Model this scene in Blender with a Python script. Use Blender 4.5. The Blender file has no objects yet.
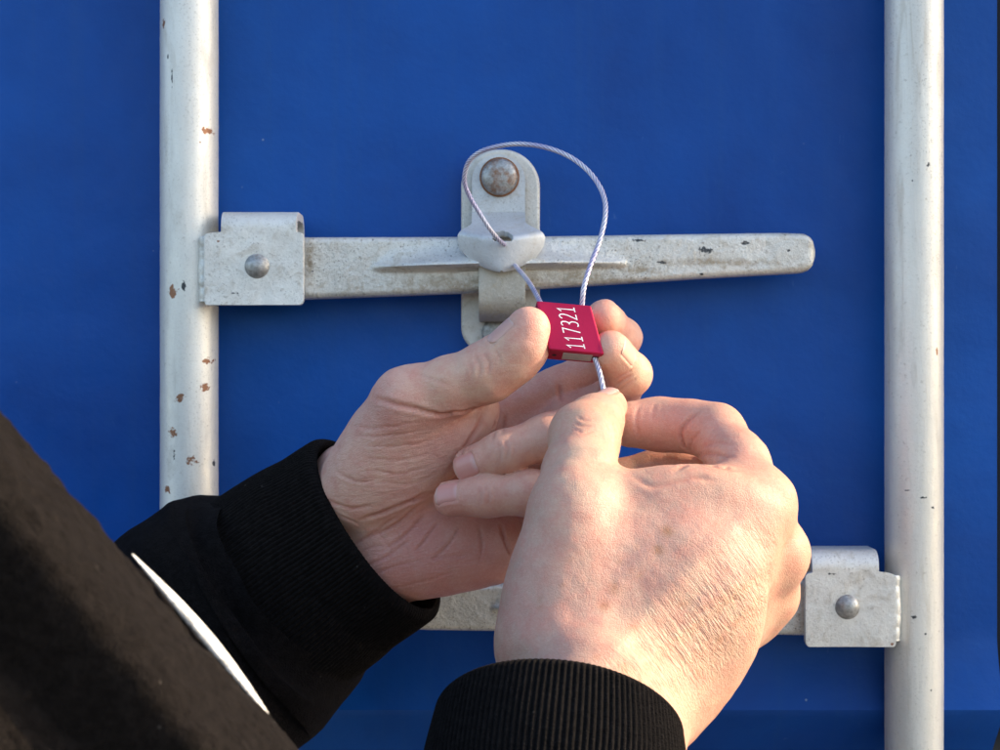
import bpy, bmesh, math, random
import numpy as np
from mathutils import Vector, Matrix

random.seed(7); np.random.seed(7)
R = math.radians
scene = bpy.context.scene
col = scene.collection

# ------------------------------------------------------------------ camera
CAM_D = 850.0            # mm from the camera to the plane of the locking rods
W0 = 520.0               # mm seen across the picture at that plane
Z0 = 1.35                # camera height (m)
cam_d = bpy.data.cameras.new('camera')
cam = bpy.data.objects.new('camera', cam_d); col.objects.link(cam)
cam.location = (0, -CAM_D / 1000, Z0); cam.rotation_euler = (R(90), 0, 0)
cam_d.sensor_width = 36.0; cam_d.lens = 36.0 * CAM_D / W0
cam_d.clip_start = 0.01; cam_d.clip_end = 6000
cam_d.dof.use_dof = True; cam_d.dof.focus_distance = 0.70; cam_d.dof.aperture_fstop = 30
scene.camera = cam

# ------------------------------------------------------------------ light
SUN_EL, SUN_OFF = 26.0, -4.5       # elevation; degrees in front of the door plane, from the right
e, a = R(SUN_EL), R(SUN_OFF)
to_sun = Vector((math.cos(e) * math.cos(a), -math.cos(e) * math.sin(a), math.sin(e)))
sd = bpy.data.lights.new('sun', 'SUN'); sd.energy = 2.0; sd.angle = R(0.6); sd.color = (1.0, 0.80, 0.53)
so = bpy.data.objects.new('sun', sd); col.objects.link(so)
so.rotation_euler = to_sun.to_track_quat('Z', 'Y').to_euler(); so.location = (3, -2, 4)
world = bpy.data.worlds.new('World'); scene.world = world; world.use_nodes = True
wn = world.node_tree
sky = wn.nodes.new('ShaderNodeTexSky'); sky.sky_type = 'NISHITA'; sky.sun_disc = False
sky.sun_elevation = e; sky.sun_rotation = math.atan2(to_sun.x, to_sun.y)
sky.air_density = 1.0; sky.dust_density = 2.0; sky.ozone_density = 0.8
wn.links.new(sky.outputs[0], wn.nodes['Background'].inputs[0]); wn.nodes['Background'].inputs[1].default_value = 0.13
vs = scene.view_settings
vs.view_transform = 'Standard'; vs.look = 'None'; vs.gamma = 1; vs.exposure = 1.76
scene.render.engine = 'CYCLES'

# ------------------------------------------------------------------ helpers
def S(t): return W0 / 1000.0 * (CAM_D - t) / CAM_D            # mm per photo pixel at t mm in front of the rods
def L(px, py, t):                                              # local mm: x right, t towards viewer, z up
    s = S(t); return np.array([(px - 500.0) * s, t, (375.0 - py) * s])
def Wd(p): return Vector((p[0] / 1000, -p[1] / 1000, Z0 + p[2] / 1000))
def P(px, py, t): return Wd(L(px, py, t))

def link(name, me, mat=None, parent=None, smooth=True):
    o = bpy.data.objects.new(name, me); col.objects.link(o)
    if mat is not None: me.materials.append(mat)
    if smooth:
        me.polygons.foreach_set('use_smooth', [True] * len(me.polygons))
    if parent is not None:
        o.parent = parent; o.matrix_parent_inverse = parent.matrix_basis.inverted()
    return o
def mesh_from(name, verts, faces):
    me = bpy.data.meshes.new(name); me.from_pydata([tuple(v) for v in verts], [], [tuple(f) for f in faces]); me.update(); return me
def np_mesh(name, V, Q):                                       # fast quads from numpy (V in local mm)
    V = np.asarray(V, float); out = np.empty_like(V)
    out[:, 0] = V[:, 0] / 1000; out[:, 1] = -V[:, 1] / 1000; out[:, 2] = Z0 + V[:, 2] / 1000
    me = bpy.data.meshes.new(name); Q = np.asarray(Q, np.int32)
    me.vertices.add(len(out)); me.vertices.foreach_set('co', out.astype(np.float32).ravel())
    me.loops.add(Q.size); me.loops.foreach_set('vertex_index', Q.ravel())
    me.polygons.add(len(Q)); me.polygons.foreach_set('loop_start', np.arange(0, Q.size, 4, dtype=np.int32))
    me.update(calc_edges=True); me.validate(); return me
def empty(name, loc):
    o = bpy.data.objects.new(name, None); col.objects.link(o); o.location = loc; o.empty_display_size = 0.05
    bpy.context.view_layer.update(); return o
def tag(o, label=None, cat=None, group=None, kind=None):
    if label: o['label'] = label
    if cat: o['category'] = cat
    if group: o['group'] = group
    if kind: o['kind'] = kind
    return o
def bevel(o, w, seg=3, ang=35):
    m = o.modifiers.new('bevel', 'BEVEL'); m.width = w; m.segments = seg; m.limit_method = 'ANGLE'; m.angle_limit = R(ang)
    m.harden_normals = False; return o
def grid_quads(nu, nv, wrap_u=False):
    q = []
    for j in range(nv - 1):
        for i in range(nu if wrap_u else nu - 1):
            a_ = j * nu + i; b_ = j * nu + (i + 1) % nu
            q.append((a_, b_, b_ + nu, a_ + nu))
    return q
def extrude(name, pts, t0, t1, mat, parent, bev=0.0012, seg=3):
    """outline given in photo pixels at t1 (front); back at t0; same world outline"""
    f = [L(x, y, t1) for x, y in pts]
    bm = bmesh.new()
    vf = [bm.verts.new(Wd(p)) for p in f]
    vb = [bm.verts.new(Wd((p[0], t0, p[2]))) for p in f]
    bm.faces.new(vf); bm.faces.new(vb[::-1]); n = len(f)
    for i in range(n): bm.faces.new((vf[i], vb[i], vb[(i + 1) % n], vf[(i + 1) % n]))
    bmesh.ops.recalc_face_normals(bm, faces=bm.faces)
    me = bpy.data.meshes.new(name); bm.to_mesh(me); bm.free()
    o = link(name, me, mat, parent, smooth=True)
    if bev: bevel(o, bev, seg)
    me.set_sharp_from_angle(angle=R(50))
    return o
def box(name, x0, x1, y0, y1, z0, z1, mat, parent=None, bev=0.0):
    v = [(x, y, z) for z in (z0, z1) for y in (y0, y1) for x in (x0, x1)]
    f = [(0, 2, 3, 1), (4, 5, 7, 6), (0, 1, 5, 4), (2, 6, 7, 3), (0, 4, 6, 2), (1, 3, 7, 5)]
    o = link(name, mesh_from(name, v, f), mat, parent, smooth=False)
    if bev: bevel(o, bev, 2)
    return o
def lathe(name, c, prof, mat, parent, n=40):
    """revolve profile [(radius mm, t offset mm)] about the axis towards the viewer, centre c (local mm)"""
    V = []; 
    for r, t in prof:
        for i in range(n):
            an = 2 * math.pi * i / n; V.append((c[0] + r * math.cos(an), c[1] + t, c[2] + r * math.sin(an)))
    Q = grid_quads(n, len(prof), True)
    V.append((c[0], c[1] + prof[-1][1], c[2])); k = len(V) - 1; b = (len(prof) - 1) * n
    F = [tuple(q) for q in Q] + [(b + i, b + (i + 1) % n, k) for i in range(n)]
    me = mesh_from(name, [Wd(v) for v in V], F)
    o = link(name, me, mat, parent); return o

def vnoise(p, seed=0):
    """vectorised value noise, p (N,3) -> -1..1"""
    p = np.asarray(p, float); i = np.floor(p).astype(np.int64); f = p - i; f = f * f * (3 - 2 * f)
    def h(ix, iy, iz):
        n = (ix * 374761393 + iy * 668265263 + iz * 2147483647 + seed * 1274126177) & 0x7fffffff
        n = ((n ^ (n >> 13)) * 1274126177) & 0x7fffffff
        n = (n ^ (n >> 16)) & 0xffff
        return n / 32767.5 - 1
    r = 0
    for dx in (0, 1):
        wx = f[:, 0] if dx else 1 - f[:, 0]
        for dy in (0, 1):
            wy = f[:, 1] if dy else 1 - f[:, 1]
            for dz in (0, 1):
                wz = f[:, 2] if dz else 1 - f[:, 2]
                r = r + h(i[:, 0] + dx, i[:, 1] + dy, i[:, 2] + dz) * wx * wy * wz
    return r
def catmull(pts, n):
    pts = np.asarray(pts, float); m = len(pts)
    P_ = np.vstack([2 * pts[0] - pts[1], pts, 2 * pts[-1] - pts[-2]])
    u = np.linspace(0, m - 1, n); i = np.minimum(u.astype(int), m - 2); f = (u - i)[:, None]
    p0, p1, p2, p3 = P_[i], P_[i + 1], P_[i + 2], P_[i + 3]
    return 0.5 * (2 * p1 + (p2 - p0) * f + (2 * p0 - 5 * p1 + 4 * p2 - p3) * f ** 2 + (3 * p1 - p0 - 3 * p2 + p3) * f ** 3)

# ------------------------------------------------------------------ materials
class NT:
    def __init__(s, name):
        s.m = bpy.data.materials.new(name); s.m.use_nodes = True; s.t = s.m.node_tree
        s.b = s.t.nodes['Principled BSDF']; s.co = None
    def n(s, typ, **kw):
        nd = s.t.nodes.new(typ)
        for k, v in kw.items():
            if k in nd.inputs: nd.inputs[k].default_value = v
            else: setattr(nd, k, v)
        return nd
    def l(s, a_, b_): s.t.links.new(a_, b_)
    def obj(s):
        if s.co is None: s.co = s.n('ShaderNodeTexCoord').outputs['Object']
        return s.co
    def mapped(s, scale=(1, 1, 1), rot=(0, 0, 0)):
        mp = s.n('ShaderNodeMapping'); mp.inputs['Scale'].default_value = scale; mp.inputs['Rotation'].default_value = rot
        s.l(s.obj(), mp.inputs['Vector']); return mp.outputs[0]
    def noise(s, sc, det=4, rough=0.55, vec=None, dist=0):
        nd = s.n('ShaderNodeTexNoise', Scale=sc, Detail=det, Roughness=rough, Distortion=dist)
        s.l(vec if vec is not None else s.obj(), nd.inputs['Vector']); return nd.outputs['Fac']
    def vor(s, sc, feat='F1', vec=None):
        nd = s.n('ShaderNodeTexVoronoi', Scale=sc); nd.feature = feat
        s.l(vec if vec is not None else s.obj(), nd.inputs['Vector']); return nd
    def ramp(s, x, stops):
        nd = s.n('ShaderNodeValToRGB'); cr = nd.color_ramp
        while len(cr.elements) < len(stops): cr.elements.new(0.5)
        for el, (p, c) in zip(cr.elements, stops):
            el.position = p; el.color = (c, c, c, 1) if isinstance(c, (int, float)) else (*c, 1)
        s.l(x, nd.inputs[0]); return nd.outputs[0]
    def mix(s, f, c1, c2, typ='MIX'):
        nd = s.n('ShaderNodeMix'); nd.data_type = 'RGBA'; nd.blend_type = typ
        for sock, v in ((nd.inputs[0], f), (nd.inputs[6], c1), (nd.inputs[7], c2)):
            if isinstance(v, (int, float)): sock.default_value = v
            elif isinstance(v, tuple): sock.default_value = (*v, 1) if len(v) == 3 else v
            else: s.l(v, sock)
        return nd.outputs[2]
    def math(s, op, a_, b_=None, c_=None):
        nd = s.n('ShaderNodeMath'); nd.operation = op
        for k, v in enumerate((a_, b_, c_)):
            if v is None: continue
            if isinstance(v, (int, float)): nd.inputs[k].default_value = v
            else: s.l(v, nd.inputs[k])
        return nd.outputs[0]
    def bump(s, h, dist, strength=1.0, nrm=None):
        nd = s.n('ShaderNodeBump', Strength=strength, Distance=dist); s.l(h, nd.inputs['Height'])
        if nrm is not None: s.l(nrm, nd.inputs['Normal'])
        return nd.outputs[0]
    def set(s, **kw):
        for k, v in kw.items():
            k = k.replace('_', ' ')
            if isinstance(v, (int, float)): s.b.inputs[k].default_value = v
            elif isinstance(v, tuple): s.b.inputs[k].default_value = (*v, 1) if len(v) == 3 and k not in ('Subsurface Radius',) else v
            else: s.l(v, s.b.inputs[k])
        return s
    def spots(s, base, pts, colour, edge=0.45, wide=0.28, amount=1.0):
        """wear chips and shade-mixed stains at fixed places of this object: pts [(world pos, rx, rz) m]"""
        jitter = s.n('ShaderNodeTexNoise', Scale=700.0, Detail=3.0); s.l(s.obj(), jitter.inputs['Vector'])
        big = s.n('ShaderNodeTexNoise', Scale=230.0, Detail=2.0); s.l(s.obj(), big.inputs['Vector'])
        acc = None
        for (p, rx, rz) in pts:
            mp = s.n('ShaderNodeMapping'); mp.vector_type = 'TEXTURE'
            mp.inputs['Location'].default_value = p; mp.inputs['Scale'].default_value = (rx, max(rx, rz) * 6, rz)
            s.l(s.obj(), mp.inputs['Vector'])
            ln = s.n('ShaderNodeVectorMath'); ln.operation = 'LENGTH'; s.l(mp.outputs[0], ln.inputs[0])
            acc = ln.outputs['Value'] if acc is None else s.math('MINIMUM', acc, ln.outputs['Value'])
        d = s.math('ADD', acc, s.math('MULTIPLY', s.math('SUBTRACT', big.outputs['Fac'], 0.5), 2.2))
        d = s.math('ADD', d, s.math('MULTIPLY', s.math('SUBTRACT', jitter.outputs['Fac'], 0.5), 1.6))
        mask = s.ramp(s.math('MULTIPLY', d, 0.5), [(edge * 0.5, amount), ((edge + wide) * 0.5, 0.0)])
        return s.mix(mask, base, colour), mask

def galvanised(name, tone=(0.56, 0.555, 0.53), stretch=(1, 1, 1), dirt=0.5, rough=0.5, chips=None, black=None, metallic=0.35, relief=0.5, stain_shade=None):
    m = NT(name)
    v = m.mapped(stretch)
    cloud = m.noise(28, 5, 0.6, v); fine = m.noise(420, 3, 0.6); mid = m.noise(110, 4, 0.65, v, 0.6)
    c = m.mix(m.ramp(cloud, [(0.32, 0.0), (0.68, 1.0)]), tuple(x * 0.86 for x in tone), tuple(min(1, x * 1.10) for x in tone))
    c = m.mix(m.ramp(mid, [(0.55, 0.0), (0.78, dirt)]), c, (0.40, 0.345, 0.25))
    c = m.mix(m.ramp(fine, [(0.62, 0.0), (0.78, dirt * 0.9)]), c, (0.23, 0.19, 0.14))
    clus = m.noise(22, 4, 0.65, v, 0.5); gr = m.noise(900, 3, 0.75)
    c = m.mix(m.math('MULTIPLY', m.ramp(gr, [(0.56, 0.0), (0.68, 1.0)]), m.ramp(clus, [(0.42, 0.0), (0.60, dirt)])), c, (0.11, 0.09, 0.065))
    pit = m.noise(330, 2, 0.5); c = m.mix(m.ramp(pit, [(0.74, 0.0), (0.79, 0.7 * dirt)]), c, (0.10, 0.075, 0.05))
    rgh = m.ramp(mid, [(0.3, rough - 0.08), (0.75, rough + 0.2)])
    h = m.math('ADD', m.math('MULTIPLY', fine, 0.5), mid)
    met = metallic
    if stain_shade: c, k3 = m.spots(c, stain_shade, (0.28, 0.205, 0.115), 0.0, 1.3, 0.75)
    if chips: c, k = m.spots(c, chips, (0.25, 0.115, 0.06))
    if black: c, k2 = m.spots(c, black, (0.045, 0.05, 0.055), 0.35)
    grain = m.noise(650, 4, 0.7)
    c = m.mix(m.ramp(grain, [(0.28, 0.7 * relief), (0.44, 0.0)]), c, tuple(x * 0.55 for x in tone)); c = m.mix(m.ramp(grain, [(0.56, 0.0), (0.72, 0.6 * relief)]), c, (0.80, 0.79, 0.76))
    m.set(Base_Color=c, Roughness=rgh, Metallic=met, Normal=m.bump(grain, 0.0005 * relief, 0.8, m.bump(h, 0.0009 * relief, 0.8)))
    return m.m

def mat_panel():
    m = NT('blue_container_paint')
    n1 = m.noise(4.2, 6, 0.62, None, 0.4); n2 = m.noise(900, 2); n3 = m.noise(60, 5, 0.7)
    c = m.mix(m.ramp(n1, [(0.34, 0.0), (0.66, 1.0)]), (0.0020, 0.047, 0.235), (0.0038, 0.080, 0.36))
    c = m.mix(m.ramp(n3, [(0.58, 0.0), (0.85, 0.22)]), c, (0.03, 0.11, 0.30))
    sp = m.vor(48); jit = m.noise(40, 2)
    dot = m.math('MULTIPLY', m.ramp(sp.outputs['Distance'], [(0.018, 1.0), (0.036, 0.0)]), m.ramp(jit, [(0.42, 0.0), (0.6, 0.7)]))
    c = m.mix(dot, c, (0.30, 0.36, 0.45))
    sv = m.mapped((30, 1, 9), (0, R(35), 0)); sc = m.noise(6, 3, 0.5, sv, 1.5)
    c = m.mix(m.math('MULTIPLY', m.ramp(sc, [(0.70, 0.0), (0.78, 0.3)]), m.ramp(n3, [(0.5, 0), (0.6, 1)])), c, (0.10, 0.2, 0.42))
    dv = m.mapped((140, 1, 2.2)); dr = m.noise(1, 4, 0.6, dv)
    c = m.mix(m.ramp(dr, [(0.52, 0.0), (0.8, 0.22)]), c, (0.02, 0.08, 0.22))
    h = m.math('ADD', m.math('MULTIPLY', n2, 0.25), m.noise(260, 3))
    lump = m.bump(m.noise(9, 3, 0.5), 0.010, 0.5)
    m.set(Base_Color=c, Roughness=m.ramp(n3, [(0.3, 0.36), (0.8, 0.56)]), Normal=m.bump(h, 0.00025, 0.6, lump))
    m.b.inputs['Specular IOR Level'].default_value = 0.2
    return m.m
M = {}
M['panel'] = mat_panel()
def wear(lst): return [((P(x, y, 12).x, -0.012, P(x, y, 12).z), rx * 0.00051, rz * 0.00051) for x, y, rx, rz in lst]
M['hub'] = galvanised('galvanised_hub', (0.70, 0.685, 0.635), dirt=0.65, metallic=0.5, relief=0.4, chips=wear([(221, 242, 3, 3.5), (888, 641, 6, 3)]),
                      black=wear([(236, 294, 7, 2.2), (247, 294, 6, 1.5), (299, 285, 2, 4), (828, 572, 9, 2), (876, 606, 3, 1.2)]))
M['handle'] = galvanised('galvanised_handle', (0.66, 0.64, 0.58), dirt=1.0, rough=0.45, relief=0.8, metallic=0.45, stain_shade=wear([(470, 284, 85, 9), (580, 278, 60, 8), (309, 262, 5, 22), (640, 270, 25, 5), (720, 262, 60, 4)]),  # brown patches under the rib: dirt plus shading painted into the colour
                         black=wear([(690, 275.5, 3, 1.8), (702, 274, 3, 1.8), (640, 240, 9, 2), (708, 250, 12, 4), (745, 243, 8, 2.5), (605, 240, 5, 3), (418, 268, 3, 1.5), (660, 262, 8, 2), (790, 250, 6, 3), (312, 271, 2.5, 3)]))
M['keeper'] = galvanised('galvanised_keeper', (0.60, 0.58, 0.53), dirt=0.7)
M['tab'] = galvanised('stained_keeper_tab', (0.40, 0.375, 0.315), dirt=0.9)
M['flap'] = galvanised('galvanised_flap', (0.54, 0.56, 0.57), dirt=0.5, rough=0.5, relief=0.35, metallic=0.4)

def mat_bolt(name, rustlevel):
    m = NT(name)
    n1 = m.noise(140, 5, 0.65); n2 = m.noise(500, 3)
    c = m.mix(m.ramp(n2, [(0.35, 0.0), (0.7, 1.0)]), (0.26, 0.26, 0.25), (0.42, 0.42, 0.41))
    c = m.mix(m.ramp(n1, [(0.62 - rustlevel * 0.25, 0.0), (0.74 - rustlevel * 0.2, 0.85)]), c, (0.22, 0.10, 0.045))
    m.set(Base_Color=c, Roughness=m.ramp(n1, [(0.3, 0.34), (0.7, 0.62)]), Metallic=0.6, Normal=m.bump(n2, 0.0004, 0.7))
    return m.m
M['rivet'] = mat_bolt('worn_steel_rivet', 0.0); M['rusty'] = mat_bolt('rusty_steel_bolt', 0.55)

def mat_rust():
    m = NT('brown_rust'); n1 = m.noise(300, 4)
    m.set(Base_Color=m.mix(n1, (0.10, 0.035, 0.015), (0.30, 0.13, 0.05)), Roughness=0.85, Normal=m.bump(n1, 0.0006, 0.8)); return m.m
M['rust'] = mat_rust()
def mat_simple(name, c, rough=0.5, met=0.0, bs=400, bd=0.0002):
    m = NT(name); n = m.noise(bs, 3)
    m.set(Base_Color=m.mix(n, tuple(x * 0.85 for x in c), tuple(min(1, x * 1.12) for x in c)), Roughness=rough, Metallic=met, Normal=m.bump(n, bd, 0.6)); return m.m
M['rubber'] = mat_simple('black_rubber_gasket', (0.02, 0.02, 0.02), 0.7)
M['paint_white'] = mat_simple('white_print', (0.80, 0.78, 0.80), 0.55)
M['insert'] = mat_simple('grey_zinc_insert', (0.42, 0.43, 0.40), 0.45, 0.4)
M['hole'] = mat_simple('dark_bore', (0.02, 0.01, 0.012), 0.7)
M['concrete'] = mat_simple('yard_concrete', (0.17, 0.155, 0.13), 0.9, 0, 6, 0.004)
M['other'] = mat_simple('grey_container_paint', (0.22, 0.23, 0.24), 0.6, 0, 20, 0.001)

def mat_seal():
    m = NT('red_anodised_aluminium'); n = m.noise(1500, 2); n2 = m.noise(70, 3)
    m.set(Base_Color=m.mix(n2, (0.36, 0.003, 0.036), (0.46, 0.007, 0.064)), Metallic=0.55, Roughness=m.ramp(n2, [(0.3, 0.34), (0.7, 0.44)]), Normal=m.bump(n, 0.00008, 0.6)); return m.m
M['seal'] = mat_seal()
def mat_cable():
    m = NT('lilac_coated_steel_cable'); n = m.noise(60, 3); at = m.n('ShaderNodeAttribute'); at.attribute_name = 'Col'
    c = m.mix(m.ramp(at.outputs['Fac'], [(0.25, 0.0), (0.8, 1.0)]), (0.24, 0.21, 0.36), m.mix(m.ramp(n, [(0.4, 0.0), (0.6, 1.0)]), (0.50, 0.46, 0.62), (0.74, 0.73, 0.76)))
    m.set(Base_Color=c, Metallic=0.3, Roughness=0.34); return m.m
M['cable'] = mat_cable()

def mat_cloth(name, c, scale=1.0, fuzz=0.35):
    m = NT(name); n1 = m.noise(1100 * scale, 3, 0.7); n2 = m.noise(60, 4, 0.6); n3 = m.noise(330 * scale, 4, 0.75)
    cc = m.mix(n2, tuple(x * 0.75 for x in c), tuple(x * 1.2 for x in c))
    cc = m.mix(m.ramp(n3, [(0.42, 0.0), (0.66, 0.95)]), cc, tuple(x * 2.3 for x in c)); cc = m.mix(m.ramp(n1, [(0.45, 0.0), (0.75, 0.8)]), cc, tuple(x * 2.0 for x in c))
    lint = m.vor(85); cc = m.mix(m.ramp(lint.outputs['Distance'], [(0.03, 0.25), (0.05, 0.0)]), cc, (0.16, 0.14, 0.12))
    h = m.math('ADD', n1, m.math('MULTIPLY', n3, 0.8))
    m.set(Base_Color=cc, Roughness=0.95, Normal=m.bump(h, 0.0011, 0.9), Sheen_Weight=fuzz, Sheen_Roughness=0.45)
    m.b.inputs['Sheen Tint'].default_value = (0.5, 0.42, 0.38, 1)
    m.b.inputs['Specular IOR Level'].default_value = 0.06
    return m.m
M['jacket'] = mat_cloth('black_fleece_sunlit', (0.0062, 0.0050, 0.0045), fuzz=0.04)  # jacket cloth with the sunlit tone put into its colour
M['jacket_shaded'] = mat_cloth('black_fleece_shaded', (0.0042, 0.0037, 0.0038), fuzz=0.02)  # the same cloth, darkened so the sleeve's shade sits in its colour
M['rib'] = mat_cloth('black_rib_knit', (0.0056, 0.0048, 0.0046), fuzz=0.03)
M['stripe'] = mat_cloth('white_piping_cloth', (0.62, 0.60, 0.57), fuzz=0.0)

def mat_skin(name='skin', rot=54, ws=0.0016):
    m = NT(name)
    at = m.n('ShaderNodeAttribute'); at.attribute_name = 'Col'
    ft = m.n('ShaderNodeAttribute'); ft.attribute_name = 'wrinkle'
    n1 = m.noise(130, 5, 0.65); n2 = m.noise(45, 4, 0.6); n3 = m.noise(900, 2)
    c = m.mix(m.ramp(n1, [(0.40, 0.0), (0.66, 0.55)]), at.outputs['Color'], (0.60, 0.225, 0.165))
    c = m.mix(m.ramp(n2, [(0.48, 0.0), (0.75, 0.22)]), c, (0.68, 0.48, 0.36))
    c = m.mix(m.ramp(n3, [(0.45, 0.0), (0.8, 0.22)]), c, (0.78, 0.56, 0.44))
    # fine relief: skin cells, pores, and stretched wrinkles where the attribute asks for them
    v1 = m.vor(1300, 'DISTANCE_TO_EDGE'); v2 = m.vor(560, 'DISTANCE_TO_EDGE')
    cells = m.math('ADD', m.ramp(v1.outputs['Distance'], [(0.0, 0.0), (0.22, 1.0)]), m.ramp(v2.outputs['Distance'], [(0.0, 0.0), (0.14, 1.0)]))
    b1 = m.bump(cells, 0.00006, 0.8)
    mp = m.n('ShaderNodeMapping'); mp.vector_type = 'TEXTURE'; mp.inputs['Rotation'].default_value = (0, R(rot), 0)
    mp.inputs['Scale'].default_value = (1 / 120.0, 1 / 800.0, 1 / 950.0); m.l(m.obj(), mp.inputs['Vector'])
    wr = m.noise(1.0, 3, 0.6, mp.outputs[0], 0.7)
    wm = m.math('MULTIPLY', wr, ft.outputs['Fac'])
    b2 = m.bump(wm, ws, 1.0, b1)
    b3 = m.bump(n1, 0.0004, 0.4, b2)
    m.set(Base_Color=c, Roughness=m.ramp(n1, [(0.3, 0.40), (0.7, 0.56)]), Normal=b3,
          Subsurface_Weight=0.10, Subsurface_Scale=0.004)
    m.b.inputs['Subsurface Radius'].default_value = (1.0, 0.32, 0.16)
    m.b.inputs['Specular IOR Level'].default_value = 0.42
    return m.m
M['skin'] = mat_skin('skin_back', 54, 0.0013); M['skin_palm'] = mat_skin('skin_palm', -14, 0.0012)
def mat_nail():
    m = NT('fingernail'); at = m.n('ShaderNodeAttribute'); at.attribute_name = 'Col'; n = m.noise(300, 3)
    st = m.noise(1.0, 2, 0.5, m.mapped((1500, 1500, 1500)))
    m.set(Base_Color=m.mix(0.25, at.outputs['Color'], m.mix(n, (0.62, 0.30, 0.25), (0.70, 0.42, 0.34))), Roughness=0.38, Normal=m.bump(st, 0.00006, 0.5), Subsurface_Weight=0.1, Subsurface_Scale=0.002)
    return m.m
M['nail'] = mat_nail()

# ------------------------------------------------------------------ the yard and the container
def ground():
    n = 2500.0
    o = link('ground', mesh_from('ground', [(-n, -n, 0), (n, -n, 0), (n, n, 0), (-n, n, 0)], [(0, 1, 2, 3)]), M['concrete'], smooth=False)
    tag(o, kind='structure')
ground()

PT = -20.0                                   # panel face, mm relative to the rods
EDGE_X = (997 - 500) * S(PT) / 1000          # right edge of this door leaf
def panel_profile():
    """door skin seen from the side: horizontal pressed corrugations, (t, z mm)"""
    s = S(PT); zb = (375 - 705) * s; za = (375 - 636) * s
    out = []
    def wave(z_crease, z_soft):
        seq = []
        for k in range(13):
            f = k / 12.0; seq.append((PT + 13 * f ** 1.5, z_soft + (z_crease - z_soft) * f))
        return seq
    top = 1180; out.append((PT, top))
    out.append((PT, za + 5))
    out += wave(zb, za)
    out += [(PT + 12.4, zb - 1.2), (PT + 10.0, zb - 4.5), (PT - 20, zb - 40), (PT - 27, zb - 54), (PT - 29, zb - 66), (PT - 29, zb - 150), (PT - 12, zb - 190)]
    out += [(PT, zb - 215), (PT, -1180)]
    return out
container = empty('shipping_container', (0, 0.6, 0))
tag(container, 'blue painted steel shipping container whose corrugated door fills the background', 'container')
def door_leaf(x0, x1):
    prof = panel_profile(); nx = 2
    V = []; F = []
    zl = []
    for i in range(len(prof) - 1):
        (t0_, z0_), (t1_, z1_) = prof[i], prof[i + 1]
        k = max(1, int(abs(z1_ - z0_) / 60))
        for j in range(k): zl.append((t0_ + (t1_ - t0_) * j / k, z0_ + (z1_ - z0_) * j / k))
    zl.append(prof[-1])
    for t, z in zl:
        for i in range(nx): V.append((x0 + (x1 - x0) * i / (nx - 1), -t / 1000, Z0 + z / 1000))
    F = grid_quads(nx, len(zl))
    m = len(zl); b0 = len(V)
    for t, z in zl:
        for i in range(nx): V.append((x0 + (x1 - x0) * i / (nx - 1), 0.075, Z0 + z / 1000))
    F += [tuple(b0 + k for k in q[::-1]) for q in grid_quads(nx, m)]
    for j in range(m - 1):
        F.append((j * 2, j * 2 + 2, b0 + j * 2 + 2, b0 + j * 2)); F.append((j * 2 + 1, b0 + j * 2 + 1, b0 + j * 2 + 3, j * 2 + 3))
    me = mesh_from('door', V, F)
    o = link('door', me, M['panel'], container)
    me.set_sharp_from_angle(angle=R(25))
    return o
d1 = door_leaf(-0.86, EDGE_X)
d2 = door_leaf(EDGE_X + 0.010, EDGE_X + 1.14)
box('gasket', EDGE_X + 0.0008, EDGE_X + 0.0092, 0.0300, 0.074, 0.20, 2.50, M['rubber'], container)
box('body_shell', -0.93, EDGE_X + 1.21, 0.078, 6.1, 0.10, 2.66, M['panel'], container)
for xx in (-0.93, EDGE_X + 1.143):
    box('corner_post', xx, xx + 0.067, -0.012, 0.077, 0.10, 2.66, M['panel'], container, 0.006)
box('header', -0.86, EDGE_X + 1.141, 0.0, 0.076, 2.535, 2.66, M['panel'], container, 0.006)
box('sill', -0.86, EDGE_X + 1.141, 0.0, 0.076, 0.10, 0.165, M['panel'], container, 0.006)
# ------------------------------------------------------------------ locking rods
rod_x = {'l': (189.3 - 500) * S(0) / 1000, 'r': (914 - 500) * S(0) / 1000}
def rp(px, py): q = P(px, py, 10); return (q.x, -0.012, q.z)
chipsL = [(rp(*c[:2]), c[2] * 0.00052, c[3] * 0.00052) for c in
          [(208, 131, 6.5, 5), (201, 143, 2.5, 2), (163.5, 25, 2.5, 8), (174, 292, 7, 8.5), (208, 361, 7, 4), (206.5, 388, 6.5, 4.5), (183, 397, 8, 5.5),
           (174.5, 432, 6, 6), (193.5, 460, 7.5, 7), (167.5, 489, 5, 5.5)]]
blackL = [(rp(*c[:2]), c[2] * 0.00052, c[3] * 0.00052) for c in
          [(185.5, 287, 2.4, 7), (185.5, 273, 1.6, 5), (175.5, 453, 2.0, 9), (213, 463, 2, 4), (169, 57, 1.2, 5), (173.5, 80, 1, 16)]]
blackR = [(rp(*c[:2]), c[2] * 0.00052, c[3] * 0.00052) for c in
          [(910.5, 182, 1.8, 2.4), (913, 616, 4, 3.5), (924, 632, 3.5, 2.2), (929, 689, 2, 2), (926, 165, 2, 4), (905, 490, 5, 1.4), (921, 497, 5, 1.6), (931, 507, 3, 2.4)]]
chipsR = [(rp(*c[:2]), c[2] * 0.00052, c[3] * 0.00052) for c in [(936, 352, 2, 6), (893, 640, 5, 4)]]
M['rodL'] = galvanised('galvanised_rod_chipped', (0.71, 0.695, 0.64), (1, 1, 0.22), 0.36, 0.47, chipsL, blackL, 0.5, 0.25)
M['rodR'] = galvanised('galvanised_rod_scuffed', (0.69, 0.67, 0.61), (1.4, 1.4, 0.16), 0.5, 0.47, chipsR, blackR, 0.5, 0.28)

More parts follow.
